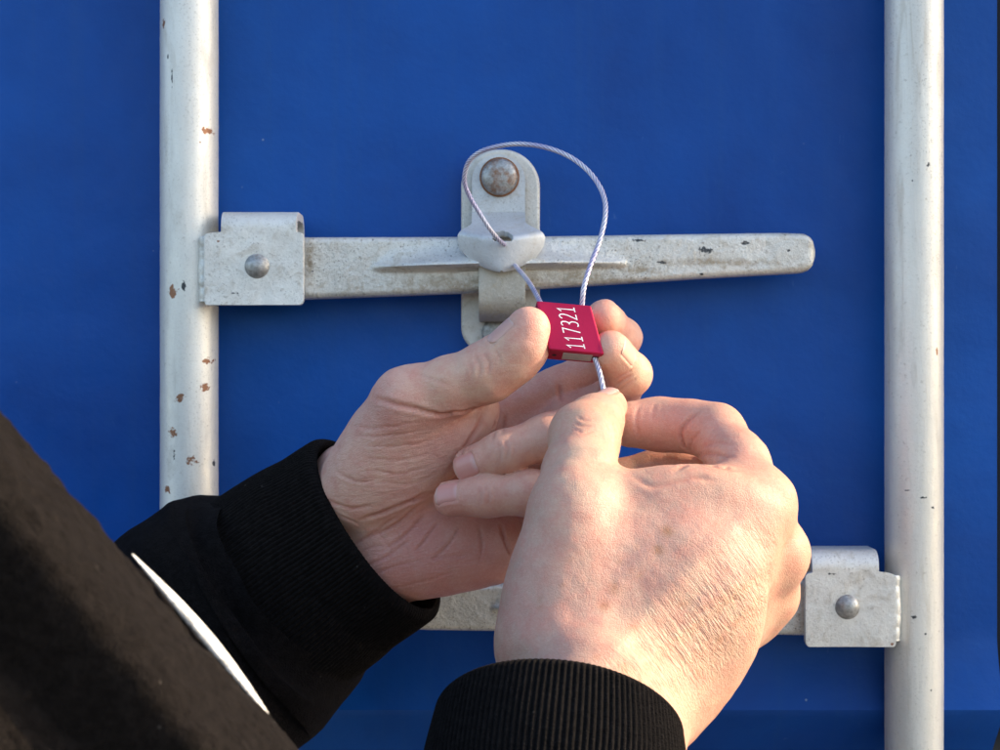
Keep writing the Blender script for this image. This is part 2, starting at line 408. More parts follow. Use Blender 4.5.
def rod_mesh(x, seed):
    nu, nz = 64, 500
    th = np.linspace(0, 2 * np.pi, nu, endpoint=False); z = np.concatenate([np.linspace(-1150, -330, 60), np.linspace(-320, 320, nz - 120), np.linspace(330, 1150, 60)])
    T, Z = np.meshgrid(th, z)
    p = np.stack([np.cos(T) * 15, np.sin(T) * 15, Z], -1).reshape(-1, 3)
    r = 15.0 + 0.10 * vnoise(p / [9, 9, 40], seed) + 0.05 * vnoise(p / 3.5, seed + 3)
    V = np.stack([x * 1000 + np.cos(T.ravel()) * r, np.sin(T.ravel()) * r, p[:, 2]], -1)
    return np_mesh('bar', V, grid_quads(nu, nz, True))
def rod(side, label):
    x = rod_x[side]
    t = empty('locking_rod', (x, 0, 0.2)); tag(t, label, 'locking rod', 'galvanised locking rods on the door')
    link('bar', rod_mesh(x, 5 if side == 'l' else 9), M['rodL' if side == 'l' else 'rodR'], t)
    for z in (0.30, 0.85, 1.95, 2.42):                     # guide brackets off frame that carry the rod
        g = box('guide_bracket', x - 0.032, x + 0.032, -0.0185, 0.0188, z - 0.03, z + 0.03, M['hub'], t, 0.005)
    return t
rodL = rod('l', 'left galvanised locking rod with rust chips, carrying the upper handle')
rodR = rod('r', 'right galvanised locking rod with fewer chips, carrying the lower handle partly behind the hands')

def hub(parent, cx, cy, w, h, mirror):
    """folded steel clevis welded to the rod: sheet bent over the top; cx,cy px centre; mirror flips left/right"""
    tf = 15.5; s = S(tf); sg = -1 if mirror else 1
    X = lambda u: (cx - 500) * s + sg * u * s
    hw = w / 2.0
    prof = []                                              # (t, z mm, xl, xr) along the sheet; u in px from centre
    zt = (375 - (cy - h / 2)) * s; zb = (375 - (cy + h / 2)) * s
    notch_z = zt - 13 * s
    def widths(z):
        # upper tab narrower, with rounded notches below it
        if z > notch_z: return -hw + 17, hw - 7
        f = min(1.0, (notch_z - z) / (4.5 * s)); g = math.sqrt(max(0, 1 - (1 - f) ** 2))
        return -hw + 17 - 17 * g, hw - 7 + 7 * g
    rb = 4.5
    for k in range(130):
        z = zb + (zt - rb - zb) * k / 129.0
        xl, xr = widths(z)
        c = min(1.0, (z - zb) / 3.5); c = (1 - math.sqrt(max(0, 1 - (1 - c) ** 2))) * 4
        prof.append((tf, z, xl + c * 0.6, xr - c))
    for k in range(1, 9):
        an = R(90) * k / 8; prof.append((tf - rb + rb * math.cos(an), zt - rb + rb * math.sin(an), -hw + 17, hw - 7))
    for k in range(1, 5): prof.append((tf - rb - (26 - 2 * rb) * k / 4, zt, -hw + 17, hw - 7))
    for k in range(1, 9):
        an = R(90) * k / 8; prof.append((tf - 26 + rb - rb * math.sin(an), zt - rb + rb * math.cos(an), -hw + 17, hw - 7))
    for k in range(1, 14): prof.append((tf - 26, zt - rb - (zt - rb - zb) * 0.86 * k / 13.0, -hw + 17, hw - 7))
    nu = 40; V = []
    for (t, z, xl, xr) in prof:
        for i in range(nu): V.append((X(xl + (xr - xl) * i / (nu - 1)), t, z))
    V = np.array(V); V[:, 1] += 0.18 * vnoise(V / 6.0, 4) + 0.35 * vnoise(V / 22.0, 6)
    me = np_mesh('hub', V, [q if mirror else q[::-1] for q in grid_quads(nu, len(prof))])
    o = link('hub', me, M['hub'], parent)
    sm = o.modifiers.new('thick', 'SOLIDIFY'); sm.thickness = 0.0042; sm.offset = -1
    bevel(o, 0.0012, 3, 50)
    # weld bead
    xw = -hw + 1.5; n = 70; path = []
    for k in range(n):
        f = k / (n - 1); path.append((X(xw - 3.0 + 0.8 * math.sin(f * 9)), 11.9 + 0.2 * math.sin(f * 31), (notch_z - 5 * s) + (zb + 1.5 - notch_z + 5 * s) * f))
    tube('weld', path, lambda f, th: 3.5 + 0.07 * math.sin(f * 38) + 0.12 * math.sin(3 * th + f * 12), M['hub'], o, 14, n)
    c = L(cx + sg * 3, cy + 4, 16)
    lathe('rivet', c, [(8.2, -0.6), (8.1, 0.3), (7.3, 0.7), (7.1, 1.4), (6.7, 3.0), (5.6, 4.7), (3.8, 6.0), (1.9, 6.6), (0.6, 6.75)], M['rivet'], o)
    return o
def tube(name, path, rad, mat, parent, nu=16, n=80, caps=True):
    P_ = catmull(path, n); T_ = np.gradient(P_, axis=0); T_ /= np.linalg.norm(T_, axis=1)[:, None]
    up = np.array([0, 1.0, 0.13]); V = []; N = np.cross(T_[0], up); N /= np.linalg.norm(N)
    for i in range(n):
        N = N - T_[i] * N.dot(T_[i]); N /= np.linalg.norm(N); B = np.cross(T_[i], N)
        for j in range(nu):
            th = 2 * math.pi * j / nu; r = rad(i / (n - 1), th); V.append(P_[i] + r * (N * math.cos(th) + B * math.sin(th)))
    F = [tuple(q) for q in grid_quads(nu, n, True)]
    if caps: F += [tuple(range(nu))[::-1], tuple(range((n - 1) * nu, n * nu))]
    me = mesh_from(name, [Wd(v) for v in V], F)
    return link(name, me, mat, parent)

hub(rodL, 255, 262.5, 99, 86, False)
hub(rodR, 849, 602, 90, 87, True)

def handle(parent, top, bot, tb, fin, mirror_end, mat, thick=11.0):
    """pressed steel lever: heightfield between a lower and an upper edge (photo px), fin = raised rib"""
    xs0, xs1 = top[0][0], top[-1][0]
    nx, nv = 260, 56; V = []
    tx = np.array(top, float); bx_ = np.array(bot, float)
    ixs = np.argsort(tx[:, 0]); ixb = np.argsort(bx_[:, 0])
    s = S(tb)
    for i in range(nx):
        f = i / (nx - 1); f = f if mirror_end == 'r' else 1 - f
        g = 1 - (1 - f) ** 1.6 if True else f
        x = xs0 + (xs1 - xs0) * f
        yt = np.interp(x, tx[ixs, 0], tx[ixs, 1]); yb = np.interp(x, bx_[ixb, 0], bx_[ixb, 1])
        endx = max(xs0, xs1) if mirror_end == 'r' else min(xs0, xs1)
        de = abs(x - endx); rc = 15.0
        if de < rc:
            k = rc - math.sqrt(max(0.0, rc * rc - (rc - de) ** 2)); yt += k * 0.9; yb -= k * 0.9
        er = 1.0 - min(1.0, de / 7.0)
        for j in range(nv):
            v = j / (nv - 1); v = 0.5 - 0.5 * math.cos(math.pi * v)
            y = yb + (yt - yb) * v
            dmin = min(y - yt, yb - y) * s
            rd = 3.2; q = min(1.0, max(0, dmin) / rd); h = -rd * (1 - math.sqrt(1 - (1 - q) ** 2)) if q < 1 else 0
            h -= 2.0 * er ** 2
            if fin:
                fx0, fx1, ya, yb2, A = fin
                u = (x - fx0) / (fx1 - fx0)
                if 0 < u < 1:
                    amp = A * math.sin(math.pi * u ** 0.9) ** 0.8; yc = ya + (yb2 - ya) * u
                    wU = 4.0 + 15.0 * math.sin(math.pi * u); dl = yc - y          # >0 above the crest
                    if dl >= 0:
                        k = dl / wU; h += amp * (1 / (1 + (k * 1.5) ** 2)) * max(0, min(1, dmin / 1.2)) if k > 0.12 else amp * (1 - 0.9 * k * k)
                    else:
                        k = min(1.0, -dl / 6.0); h += amp * (1 - k * k * (3 - 2 * k))
            V.append(((x - 500) * s, tb + h, (375 - y) * s))
    nF = len(V); V = np.array(V)
    V[:, 1] += 0.22 * vnoise(V / 9.0, 11) + 0.10 * vnoise(V / 3.0, 12)
    Bk = V.copy(); Bk[:, 1] = tb - thick
    Vv = np.vstack([V, Bk]); Q = grid_quads(nv, nx); Q2 = [tuple(nF + k for k in q[::-1]) for q in Q]
    side = []
    for i in range(nx - 1):
        a_, b_ = i * nv, (i + 1) * nv; side.append((a_, nF + a_, nF + b_, b_)); a_ += nv - 1; b_ += nv - 1; side.append((a_, b_, nF + b_, nF + a_))
    for j in range(nv - 1):
        side.append((j, j + 1, nF + j + 1, nF + j)); a_ = (nx - 1) * nv + j; side.append((a_, nF + a_, nF + a_ + 1, a_ + 1))
    me = np_mesh('handle', Vv, Q + Q2 + side)
    o = link('handle', me, mat, parent)
    bm = bmesh.new(); bm.from_mesh(me); bmesh.ops.recalc_face_normals(bm, faces=bm.faces); bm.to_mesh(me); bm.free()
    me.set_sharp_from_angle(angle=R(60))
    return o
handle(rodL, [(250, 237), (460, 236.5), (540, 236), (700, 233.5), (780, 232.5), (816, 233.5)],
       [(250, 300), (303, 299), (460, 293), (610, 284), (700, 278), (800, 272.5), (816, 271.5)], 10.0, (372, 628, 267, 263, 12.5), 'r', M['handle'])
handle(rodR, [(860, 579), (770, 580), (600, 583), (430, 586), (288, 587)],
       [(860, 637), (800, 636), (700, 634), (600, 633), (430, 631), (288, 622)], 10.0, (492, 745, 608, 608, 15.0), 'l', M['handle'])

# ------------------------------------------------------------------ keeper on the door
def capsule(cx0, cx1, y0, y1, rt, rb, n=14):
    pts = []
    def arc(cx, cy, r, a0, a1):
        for k in range(n + 1):
            an = R(a0 + (a1 - a0) * k / n); pts.append((cx + r * math.cos(an), cy - r * math.sin(an)))
    arc(cx1 - rt, y0 + rt, rt, 0, 90); arc(cx0 + rt, y0 + rt, rt, 90, 180)
    arc(cx0 + rb, y1 - rb, rb, 180, 270); arc(cx1 - rb, y1 - rb, rb, 270, 360)
    return pts
def keeper(dx, dy):
    k = extrude('handle_keeper', capsule(461 + dx, 540 + dx, 149 + dy, 353 + dy, 38, 26), PT - 4, -10, M['keeper'], container, 0.0016)
    # pivoting flap over the handle: bent sheet
    nu, nv = 72, 96; V = []
    hole = []
    for j in range(nv):
        f = j / (nv - 1); y = 150.0 + 122.0 * f
        if y < 177: r = 27.0; hw = math.sqrt(max(0.0, r * r - (177 - y) ** 2)); hw = max(hw, 1.0)
        elif y < 222: hw = 27.0
        elif y < 240: q = min(1.0, (y - 224) / 14) if y > 224 else 0.0; hw = 27.0 + 14.5 * (q * q * (3 - 2 * q))
        else: q = (y - 240) / 32; hw = 41.5 * max(0.0, 1 - q ** 1.9) ** 0.68; hw = max(hw, 1.0)
        cx = 498.5 if y < 222 else 498.5 + 3.0 * min(1, (y - 222) / 18)
        for i in range(nu):
            u = -1 + 2 * i / (nu - 1)
            yf = 241.5 - 7.0 * u * u * min(1, hw / 41.5)                 # fold line of the lip
            def soft(x): return 0.5 * (x + math.sqrt(x * x + 0.5))
            t = -6.5 + 1.10 * soft(y - 211) - 1.18 * soft(y - yf)
            w = max(0, min(1, (y - 224) / 12)); te = t - w * 0.8 * abs(u) ** 3 * min(1, hw / 41.5)
            pz = L(cx + dx + u * hw, y + dy, 10); V.append((pz[0], te, pz[2]))
            x = cx + u * hw; hole.append(((x - 502.5) / 9.0) ** 2 + ((y - 239.5 - 0.02 * (x - 502) ** 2) / 3.6) ** 2 < 1.0)
    Q = []
    for q in grid_quads(nu, nv):
        if not any(hole[a_] for a_ in q): Q.append(q[::-1])
    me = np_mesh('flap', np.array(V), Q)
    fl = link('flap', me, M['flap'], k)
    sm = fl.modifiers.new('thick', 'SOLIDIFY'); sm.thickness = 0.0026; sm.offset = 0
    es = fl.modifiers.new('crisp', 'EDGE_SPLIT'); es.split_angle = R(42)
    c = L(499.5 + dx, 176 + dy, 0); c[1] = -4.5
    lathe('pivot_bolt', c, [(9.6, -6), (9.6, 1.2), (9.3, 2.6), (8.6, 3.6), (7.2, 4.4), (4.5, 5.0), (1.5, 5.2)], M['rusty'], k)
    lathe('bolt_rim', c, [(10.4, -6), (10.4, 0.2), (10.0, 0.9), (9.4, 1.0)], M['rust'], k)
    # bracket tab below, rolled back at its foot
    prof = [(17.5, 262), (18.5, 275), (19, 290), (18.5, 303), (16, 311), (11, 317), (3, 320.5), (-9, 321)]
    pr = catmull([(a_, b_, 0) for a_, b_ in prof], 30); V = []
    nu = 20
    for t, y, _ in pr:
        for i in range(nu):
            p = L(479 + dx + 46.0 * i / (nu - 1), y + dy, 10); V.append((p[0], t, p[2]))
    me = np_mesh('lower_tab', np.array(V), [q[::-1] for q in grid_quads(nu, 30)])
    tb = link('lower_tab', me, M['tab'], k); sm = tb.modifiers.new('thick', 'SOLIDIFY'); sm.thickness = 0.012; sm.offset = -1
    bevel(tb, 0.0022, 3, 50)
    c = L(498 + dx, 333 + dy, -8); lathe('lower_bolt', c, [(8.6, -4), (8.6, 1.0), (8.0, 2.4), (6.0, 3.6), (3, 4.2), (1, 4.4)], M['rivet'], k)
    return k
k1 = keeper(0, 0)
k2 = keeper(86, 346)            # the keeper of the lower handle stands behind the right hand

# ------------------------------------------------------------------ cable seal
seal = empty('cable_seal', P(570, 330, 130)); tag(seal, 'small red numbered metal seal held between the fingers, on a looped wire cable', 'seal')
TL, TR_, BR, BL = L(536.5, 300.5, 136), L(590, 304, 134), L(604.5, 354, 143), L(548, 348, 145)
O = TL; U = ((TR_ - TL) + (BR - BL)) / 2; Vv = ((BL - TL) + (BR - TR_)) / 2
nrm = np.cross(U, Vv); nrm /= np.linalg.norm(nrm)
if nrm[1] < 0: nrm = -nrm
def SP(u, v, h=0.0): return O + U * u + Vv * v + nrm * h
def seal_body():
    bm = bmesh.new(); D = -10.5
    vs_ = [bm.verts.new(Wd(SP(u, v, h))) for h in (0, D) for (u, v) in ((0, 0), (1, 0), (1, 1), (0, 1))]
    for f in ((0, 1, 2, 3), (7, 6, 5, 4), (0, 4, 5, 1), (1, 5, 6, 2), (2, 6, 7, 3), (3, 7, 4, 0)): bm.faces.new([vs_[i] for i in f])
    bmesh.ops.recalc_face_normals(bm, faces=bm.faces)
    me = bpy.data.meshes.new('seal_body'); bm.to_mesh(me); bm.free()
    return bevel(link('seal_body', me, M['seal'], seal, smooth=False), 0.0008, 3)
sb = seal_body()
def bottom_rect(name, u0, u1, h0, h1, v, mat):
    c = [SP(u0, v, h0), SP(u1, v, h0), SP(u1, v, h1), SP(u0, v, h1)]; c2 = [SP(u0, v - 0.03, h0), SP(u1, v - 0.03, h0), SP(u1, v - 0.03, h1), SP(u0, v - 0.03, h1)]
    me = mesh_from(name, [Wd(p) for p in c + c2], [(0, 1, 2, 3), (7, 6, 5, 4), (0, 4, 5, 1), (1, 5, 6, 2), (2, 6, 7, 3), (3, 7, 4, 0)])
    return link(name, me, mat, seal, smooth=False)
bottom_rect('insert', 0.27, 0.80, -2.2, -8.4, 1.006, M['insert'])
def bore(u, h, r):
    n = 18; V = [Wd(SP(u, 1.004, h) + U / np.linalg.norm(U) * r * math.cos(2 * math.pi * i / n) + nrm * r * math.sin(2 * math.pi * i / n)) for i in range(n)]
    return link('bore', mesh_from('bore', V, [tuple(range(n))]), M['hole'], seal, smooth=False)
bore(0.12, -5.2, 1.0); bore(0.86, -5.2, 2.0)
# printed number, reading upwards
STROKES = {'1': [[(0.12, 0.80), (0.5, 1.0), (0.5, 0.0)], [(0.12, 0.0), (0.9, 0.0)]],
           '7': [[(0.08, 1.0), (0.92, 1.0), (0.36, 0.0)]],
           '3': [[(0.10, 0.93), (0.34, 1.0), (0.62, 0.99), (0.82, 0.88), (0.84, 0.70), (0.68, 0.56), (0.38, 0.53)], [(0.38, 0.53), (0.70, 0.49), (0.88, 0.34), (0.86, 0.15), (0.66, 0.02), (0.36, 0.0), (0.08, 0.07)]],
           '2': [[(0.10, 0.86), (0.28, 0.97), (0.55, 1.0), (0.80, 0.90), (0.85, 0.70), (0.72, 0.50), (0.10, 0.0), (0.92, 0.0)]]}
def number(txt):
    v0, v1 = 0.955, 0.055; cw = (v0 - v1) / len(txt)
    V = []; F = []; un = np.linalg.norm(U); vn = np.linalg.norm(Vv)
    for k, ch in enumerate(txt):
        for st in STROKES[ch]:
            pts = np.array([((0.66 - 0.31 * y) * un, (v0 - cw * (k + 0.10 + 0.78 * x)) * vn) for x, y in st])
            w = 0.52
            dirs = np.diff(pts, axis=0); dirs /= np.linalg.norm(dirs, axis=1)[:, None]
            nn = np.stack([-dirs[:, 1], dirs[:, 0]], 1)
            offs = []
            for i in range(len(pts)):
                if i == 0: o_ = nn[0]
                elif i == len(pts) - 1: o_ = nn[-1]
                else:
                    o_ = nn[i - 1] + nn[i]; o_ /= np.linalg.norm(o_); o_ = o_ / max(0.5, o_.dot(nn[i]))
                offs.append(o_ * w / 2)
            b = len(V)
            for p, o_ in zip(pts, offs):
                for sg in (1, -1):
                    q = p + sg * o_; V.append(Wd(SP(q[0] / un, q[1] / vn, 0.045)))
            for i in range(len(pts) - 1): F.append((b + 2 * i, b + 2 * i + 1, b + 2 * i + 3, b + 2 * i + 2))
    return link('number_print', mesh_from('number_print', V, F), M['paint_white'], sb, smooth=False)
number('117321')
def cable(name, path, n):
    P_ = np.array([L(*p) for p in path])
    ln = np.linalg.norm(np.diff(P_, axis=0), axis=1).sum(); tw = ln / 12.0 * 2 * math.pi; nu = 28
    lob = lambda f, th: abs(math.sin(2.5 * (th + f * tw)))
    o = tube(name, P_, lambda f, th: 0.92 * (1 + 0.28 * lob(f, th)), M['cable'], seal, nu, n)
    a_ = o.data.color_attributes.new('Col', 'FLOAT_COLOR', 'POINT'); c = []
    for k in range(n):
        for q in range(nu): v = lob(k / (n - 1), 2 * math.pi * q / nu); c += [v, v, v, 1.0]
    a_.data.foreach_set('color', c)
    return o
top_in = SP(0.86, 0.02, -5.2); left_in = SP(0.12, 0.02, -5.2); bot_out = SP(0.86, 0.99, -5.2)
def back_px(p): s = S(p[1]); return (500 + p[0] / s, 375 - p[2] / s, p[1])
ti, li, bo = back_px(top_in), back_px(left_in), back_px(bot_out)
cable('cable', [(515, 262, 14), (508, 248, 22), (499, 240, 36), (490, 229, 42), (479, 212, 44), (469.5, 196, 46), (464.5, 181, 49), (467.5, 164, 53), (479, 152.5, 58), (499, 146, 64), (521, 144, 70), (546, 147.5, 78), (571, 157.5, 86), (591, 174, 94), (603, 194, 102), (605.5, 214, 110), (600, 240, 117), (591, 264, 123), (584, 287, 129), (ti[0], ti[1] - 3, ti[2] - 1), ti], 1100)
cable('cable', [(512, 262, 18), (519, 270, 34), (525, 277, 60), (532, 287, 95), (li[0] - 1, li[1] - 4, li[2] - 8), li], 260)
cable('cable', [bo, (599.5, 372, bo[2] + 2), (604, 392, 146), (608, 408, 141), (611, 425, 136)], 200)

# ------------------------------------------------------------------ hands: signed distance field, polygonised
def smin(a_, b_, k):
    h = np.maximum(k - np.abs(a_ - b_), 0) / k; return np.minimum(a_, b_) - h * h * k * 0.25
def cap(p, a_, b_, r1, r2):
    ba = b_ - a_; pa = p - a_; h = np.clip(pa @ ba / (ba @ ba), 0, 1); return np.linalg.norm(pa - h[:, None] * ba, axis=1) - (r1 + (r2 - r1) * h)
def ell(p, c, Rm, r):
    q = (p - c) @ Rm.T; k0 = np.linalg.norm(q / r, axis=1); k1 = np.linalg.norm(q / (r * r), axis=1) + 1e-9; return k0 * (k0 - 1) / k1
class Hand:
    def __init__(s): s.caps = []; s.ells = []; s.fingers = []; s.k = 10.0; s.cuts = []
    def bone(s, p1, r1, p2, r2, k=None): s.caps.append((L(*p1), L(*p2), r1, r2, k or s.k))
    def blob(s, c, axis_px, rad, k=None):
        """ellipsoid; long axis follows an image direction"""
        ax = np.array([axis_px[0], axis_px[2] if len(axis_px) > 2 else 0.0, -axis_px[1]], float); ax /= np.linalg.norm(ax)
        f = np.array([0, 1.0, 0]); f = f - ax * f.dot(ax); f /= np.linalg.norm(f); g = np.cross(ax, f)
        s.ells.append((L(*c), np.stack([ax, g, f]), np.array(rad, float), k or s.k))
    def finger(s, pts, root_k=7.0, k=3.5, pads=()):
        s.fingers.append(([(L(*p[:3]), p[3]) for p in pts], root_k, k, [(L(*c[:3]), c[3]) for c in pads]))
    def prims(s):
        if not hasattr(s, '_c'):
            s._c = [((a_ + b_) / 2, np.linalg.norm(b_ - a_) / 2 + max(r1, r2)) for (a_, b_, r1, r2, k) in s.caps] + [(c, r.max()) for (c, Rm, r, k) in s.ells]
            for f in s.fingers:
                q = np.array([c for c, r in f[0]]); m = (q.min(0) + q.max(0)) / 2; s._c.append((m, np.linalg.norm(q - m, axis=1).max() + 14))
            s._cc = np.array([c for c, r in s._c]); s._cr = np.array([r for c, r in s._c])
        return s._cc, s._cr
    def sdf(s, p):
        """distance field; points are handled in spatial cells, skipping bones that are far away"""
        if len(p) < 3000: return s.sdf_all(p)
        key = np.floor((p - p.min(0)) / 16.0).astype(np.int64); n = key.max(0) + 1
        key = (key[:, 0] * n[1] + key[:, 1]) * n[2] + key[:, 2]; order = np.argsort(key, kind='stable'); ks = key[order]
        cut = np.concatenate([[0], np.where(np.diff(ks))[0] + 1, [len(ks)]]); out = np.empty(len(p)); cc, cr = s.prims()
        for i in range(len(cut) - 1):
            ix = order[cut[i]:cut[i + 1]]; q = p[ix]; m = (q.min(0) + q.max(0)) / 2; rad = np.linalg.norm(q.max(0) - q.min(0)) / 2
            near = np.linalg.norm(cc - m, axis=1) - cr - rad
            use = near < max(14.0, near.min() + 2 * rad)
            out[ix] = s.sdf_all(q, use)
        return out
    def sdf_all(s, p, use=None):
        d = np.full(len(p), 1e3); nc = len(s.caps); ne = len(s.ells)
        if use is not None:
            for j, (a_, b_, r1, r2, k) in enumerate(s.caps):
                if use[j]: d = smin(d, cap(p, a_, b_, r1, r2), k)
            for j, (c, Rm, r, k) in enumerate(s.ells):
                if use[nc + j]: d = smin(d, ell(p, c, Rm, r), k)
            fs = [f for j, f in enumerate(s.fingers) if use[nc + ne + j]]
            for (pts, rk, k, pads) in fs: d = smin(d, cap(p, pts[0][0], pts[1][0], pts[0][1], pts[1][1]), rk)
            for (pts, rk, k, pads) in fs:
                f = np.full(len(p), 1e3)
                for i in range(len(pts) - 1): f = smin(f, cap(p, pts[i][0], pts[i + 1][0], pts[i][1], pts[i + 1][1]), k)
                for (c, r) in pads: f = smin(f, np.linalg.norm(p - c, axis=1) - r, k)
                d = smin(d, f, 0.7)
            return d
        for (a_, b_, r1, r2, k) in s.caps: d = smin(d, cap(p, a_, b_, r1, r2), k)
        for (c, Rm, r, k) in s.ells: d = smin(d, ell(p, c, Rm, r), k)
        for (pts, rk, k, pads) in s.fingers: d = smin(d, cap(p, pts[0][0], pts[1][0], pts[0][1], pts[1][1]), rk)
        for (pts, rk, k, pads) in s.fingers:
            f = np.full(len(p), 1e3)
            for i in range(len(pts) - 1): f = smin(f, cap(p, pts[i][0], pts[i + 1][0], pts[i][1], pts[i + 1][1]), k)
            for (c, r) in pads: f = smin(f, np.linalg.norm(p - c, axis=1) - r, k)
            d = smin(d, f, 0.7)
        return d
    def bounds(s):
        lo = np.full(3, 1e9); hi = -lo
        def ext(c, r):
            nonlocal lo, hi; lo = np.minimum(lo, c - r); hi = np.maximum(hi, c + r)
        for (a_, b_, r1, r2, k) in s.caps: ext(a_, r1); ext(b_, r2)
        for (c, Rm, r, k) in s.ells: ext(c, r.max())
        for f in s.fingers:
            for c, r in f[0]: ext(c, r)
        return lo - 6, hi + 6
    def mesh(s, h=0.85):
        lo, hi = s.bounds(); B = 8; nb_ = np.ceil((hi - lo) / (h * B)).astype(int); n = nb_ * B + 1
        ci = np.stack(np.meshgrid(*[np.arange(k) for k in nb_], indexing='ij'), -1).reshape(-1, 3)
        cc = lo + (ci + 0.5) * h * B; dc = s.sdf(cc)
        D = np.repeat(np.repeat(np.repeat(np.sign(dc).reshape(nb_) * 50, B, 0), B, 1), B, 2).astype(np.float32)
        D = np.pad(D, ((0, 1), (0, 1), (0, 1)), mode='edge')
        act = ci[np.abs(dc) < h * B * 0.9 + 4.0]
        off = np.stack(np.meshgrid(*[np.arange(B + 1)] * 3, indexing='ij'), -1).reshape(-1, 3)
        for ch in range(0, len(act), 400):
            idx = (act[ch:ch + 400, None, :] * B + off[None]).reshape(-1, 3)
            D[idx[:, 0], idx[:, 1], idx[:, 2]] = s.sdf(lo + idx * h)
        ins = D < 0
        c8 = np.zeros(tuple(np.array(D.shape) - 1), np.int8)
        for dx in (0, 1):
            for dy in (0, 1):
                for dz in (0, 1): c8 += ins[dx:dx + c8.shape[0], dy:dy + c8.shape[1], dz:dz + c8.shape[2]]
        cell = np.argwhere((c8 > 0) & (c8 < 8)); vid = np.full(c8.shape, -1, np.int64); vid[tuple(cell.T)] = np.arange(len(cell))
        acc = np.zeros((len(cell), 3)); cnt = np.zeros(len(cell))
        cor = [(i, j, k) for i in (0, 1) for j in (0, 1) for k in (0, 1)]
        for a_ in cor:
            for ax in range(3):
                if a_[ax]: continue
                b_ = list(a_); b_[ax] = 1
                da = D[tuple((cell + a_).T)]; db = D[tuple((cell + b_).T)]; m = (da < 0) != (db < 0)
                t = np.where(m, da / np.where(m, da - db, 1), 0); pt = np.array(a_, float)[None] + t[:, None] * (np.array(b_) - np.array(a_))[None]
                acc[m] += pt[m]; cnt[m] += 1
        V = lo + (cell + acc / cnt[:, None]) * h
        quads = []
        for ax in range(3):
            u, w = (ax + 1) % 3, (ax + 2) % 3
            sl0 = [slice(None)] * 3; sl1 = [slice(None)] * 3; sl0[ax] = slice(0, -1); sl1[ax] = slice(1, None)
            e_ = np.argwhere(ins[tuple(sl0)] != ins[tuple(sl1)])
            ok = (e_[:, u] > 0) & (e_[:, w] > 0) & (e_[:, u] < c8.shape[u]) & (e_[:, w] < c8.shape[w]); e_ = e_[ok]
            flip = ins[tuple(e_.T)]
            def cid(du, dw):
                q = e_.copy(); q[:, u] -= du; q[:, w] -= dw; return vid[tuple(q.T)]
            q = np.stack([cid(0, 0), cid(1, 0), cid(1, 1), cid(0, 1)], 1)
            q[~flip] = q[~flip][:, ::-1]; quads.append(q)
        Q = np.vstack(quads); Q = Q[(Q >= 0).all(1)]
        V = V - s.sdf(V)[:, None] * normals(V, Q) * 0.9
        N = normals(V, Q)
        # depth of the visible surface over the picture, used to place creases, freckles and redness
        sc = W0 / 1000.0 * (CAM_D - V[:, 1]) / CAM_D; X = V[:, 0] / sc + 500; Y = 375 - V[:, 2] / sc
        s.x0, s.y0 = X.min(), Y.min(); st = 2.0; ii = ((X - s.x0) / st).astype(int); jj = ((Y - s.y0) / st).astype(int)
        s.dep = np.full((ii.max() + 1, jj.max() + 1), -1e3); np.maximum.at(s.dep, (ii, jj), V[:, 1])
        return V, Q, N
    def hit(s, pxs):
        """where sight lines of the photograph meet the hand"""
        out = []
        for p in pxs:
            i = int(np.clip((p[0] - s.x0) / 2.0, 0, s.dep.shape[0] - 1)); j = int(np.clip((p[1] - s.y0) / 2.0, 0, s.dep.shape[1] - 1)); r = 0
            while True:
                t = s.dep[max(0, i - r):i + r + 1, max(0, j - r):j + r + 1].max()
                if t > -900: break
                r += 1
            out.append(L(p[0], p[1], t))
        return np.array(out)
def normals(V, Q):
    fn = np.cross(V[Q[:, 2]] - V[Q[:, 0]], V[Q[:, 3]] - V[Q[:, 1]]); N = np.zeros_like(V)
    for k in range(4):
        for c in range(3): N[:, c] += np.bincount(Q[:, k], fn[:, c], len(V))
    return N / (np.linalg.norm(N, axis=1)[:, None] + 1e-9)
def dist_to(V, pts, chunk=20000):
    out = np.empty(len(V))
    for i in range(0, len(V), chunk):
        out[i:i + chunk] = np.sqrt(((V[i:i + chunk, None, :] - pts[None]) ** 2).sum(-1).min(1))
    return out

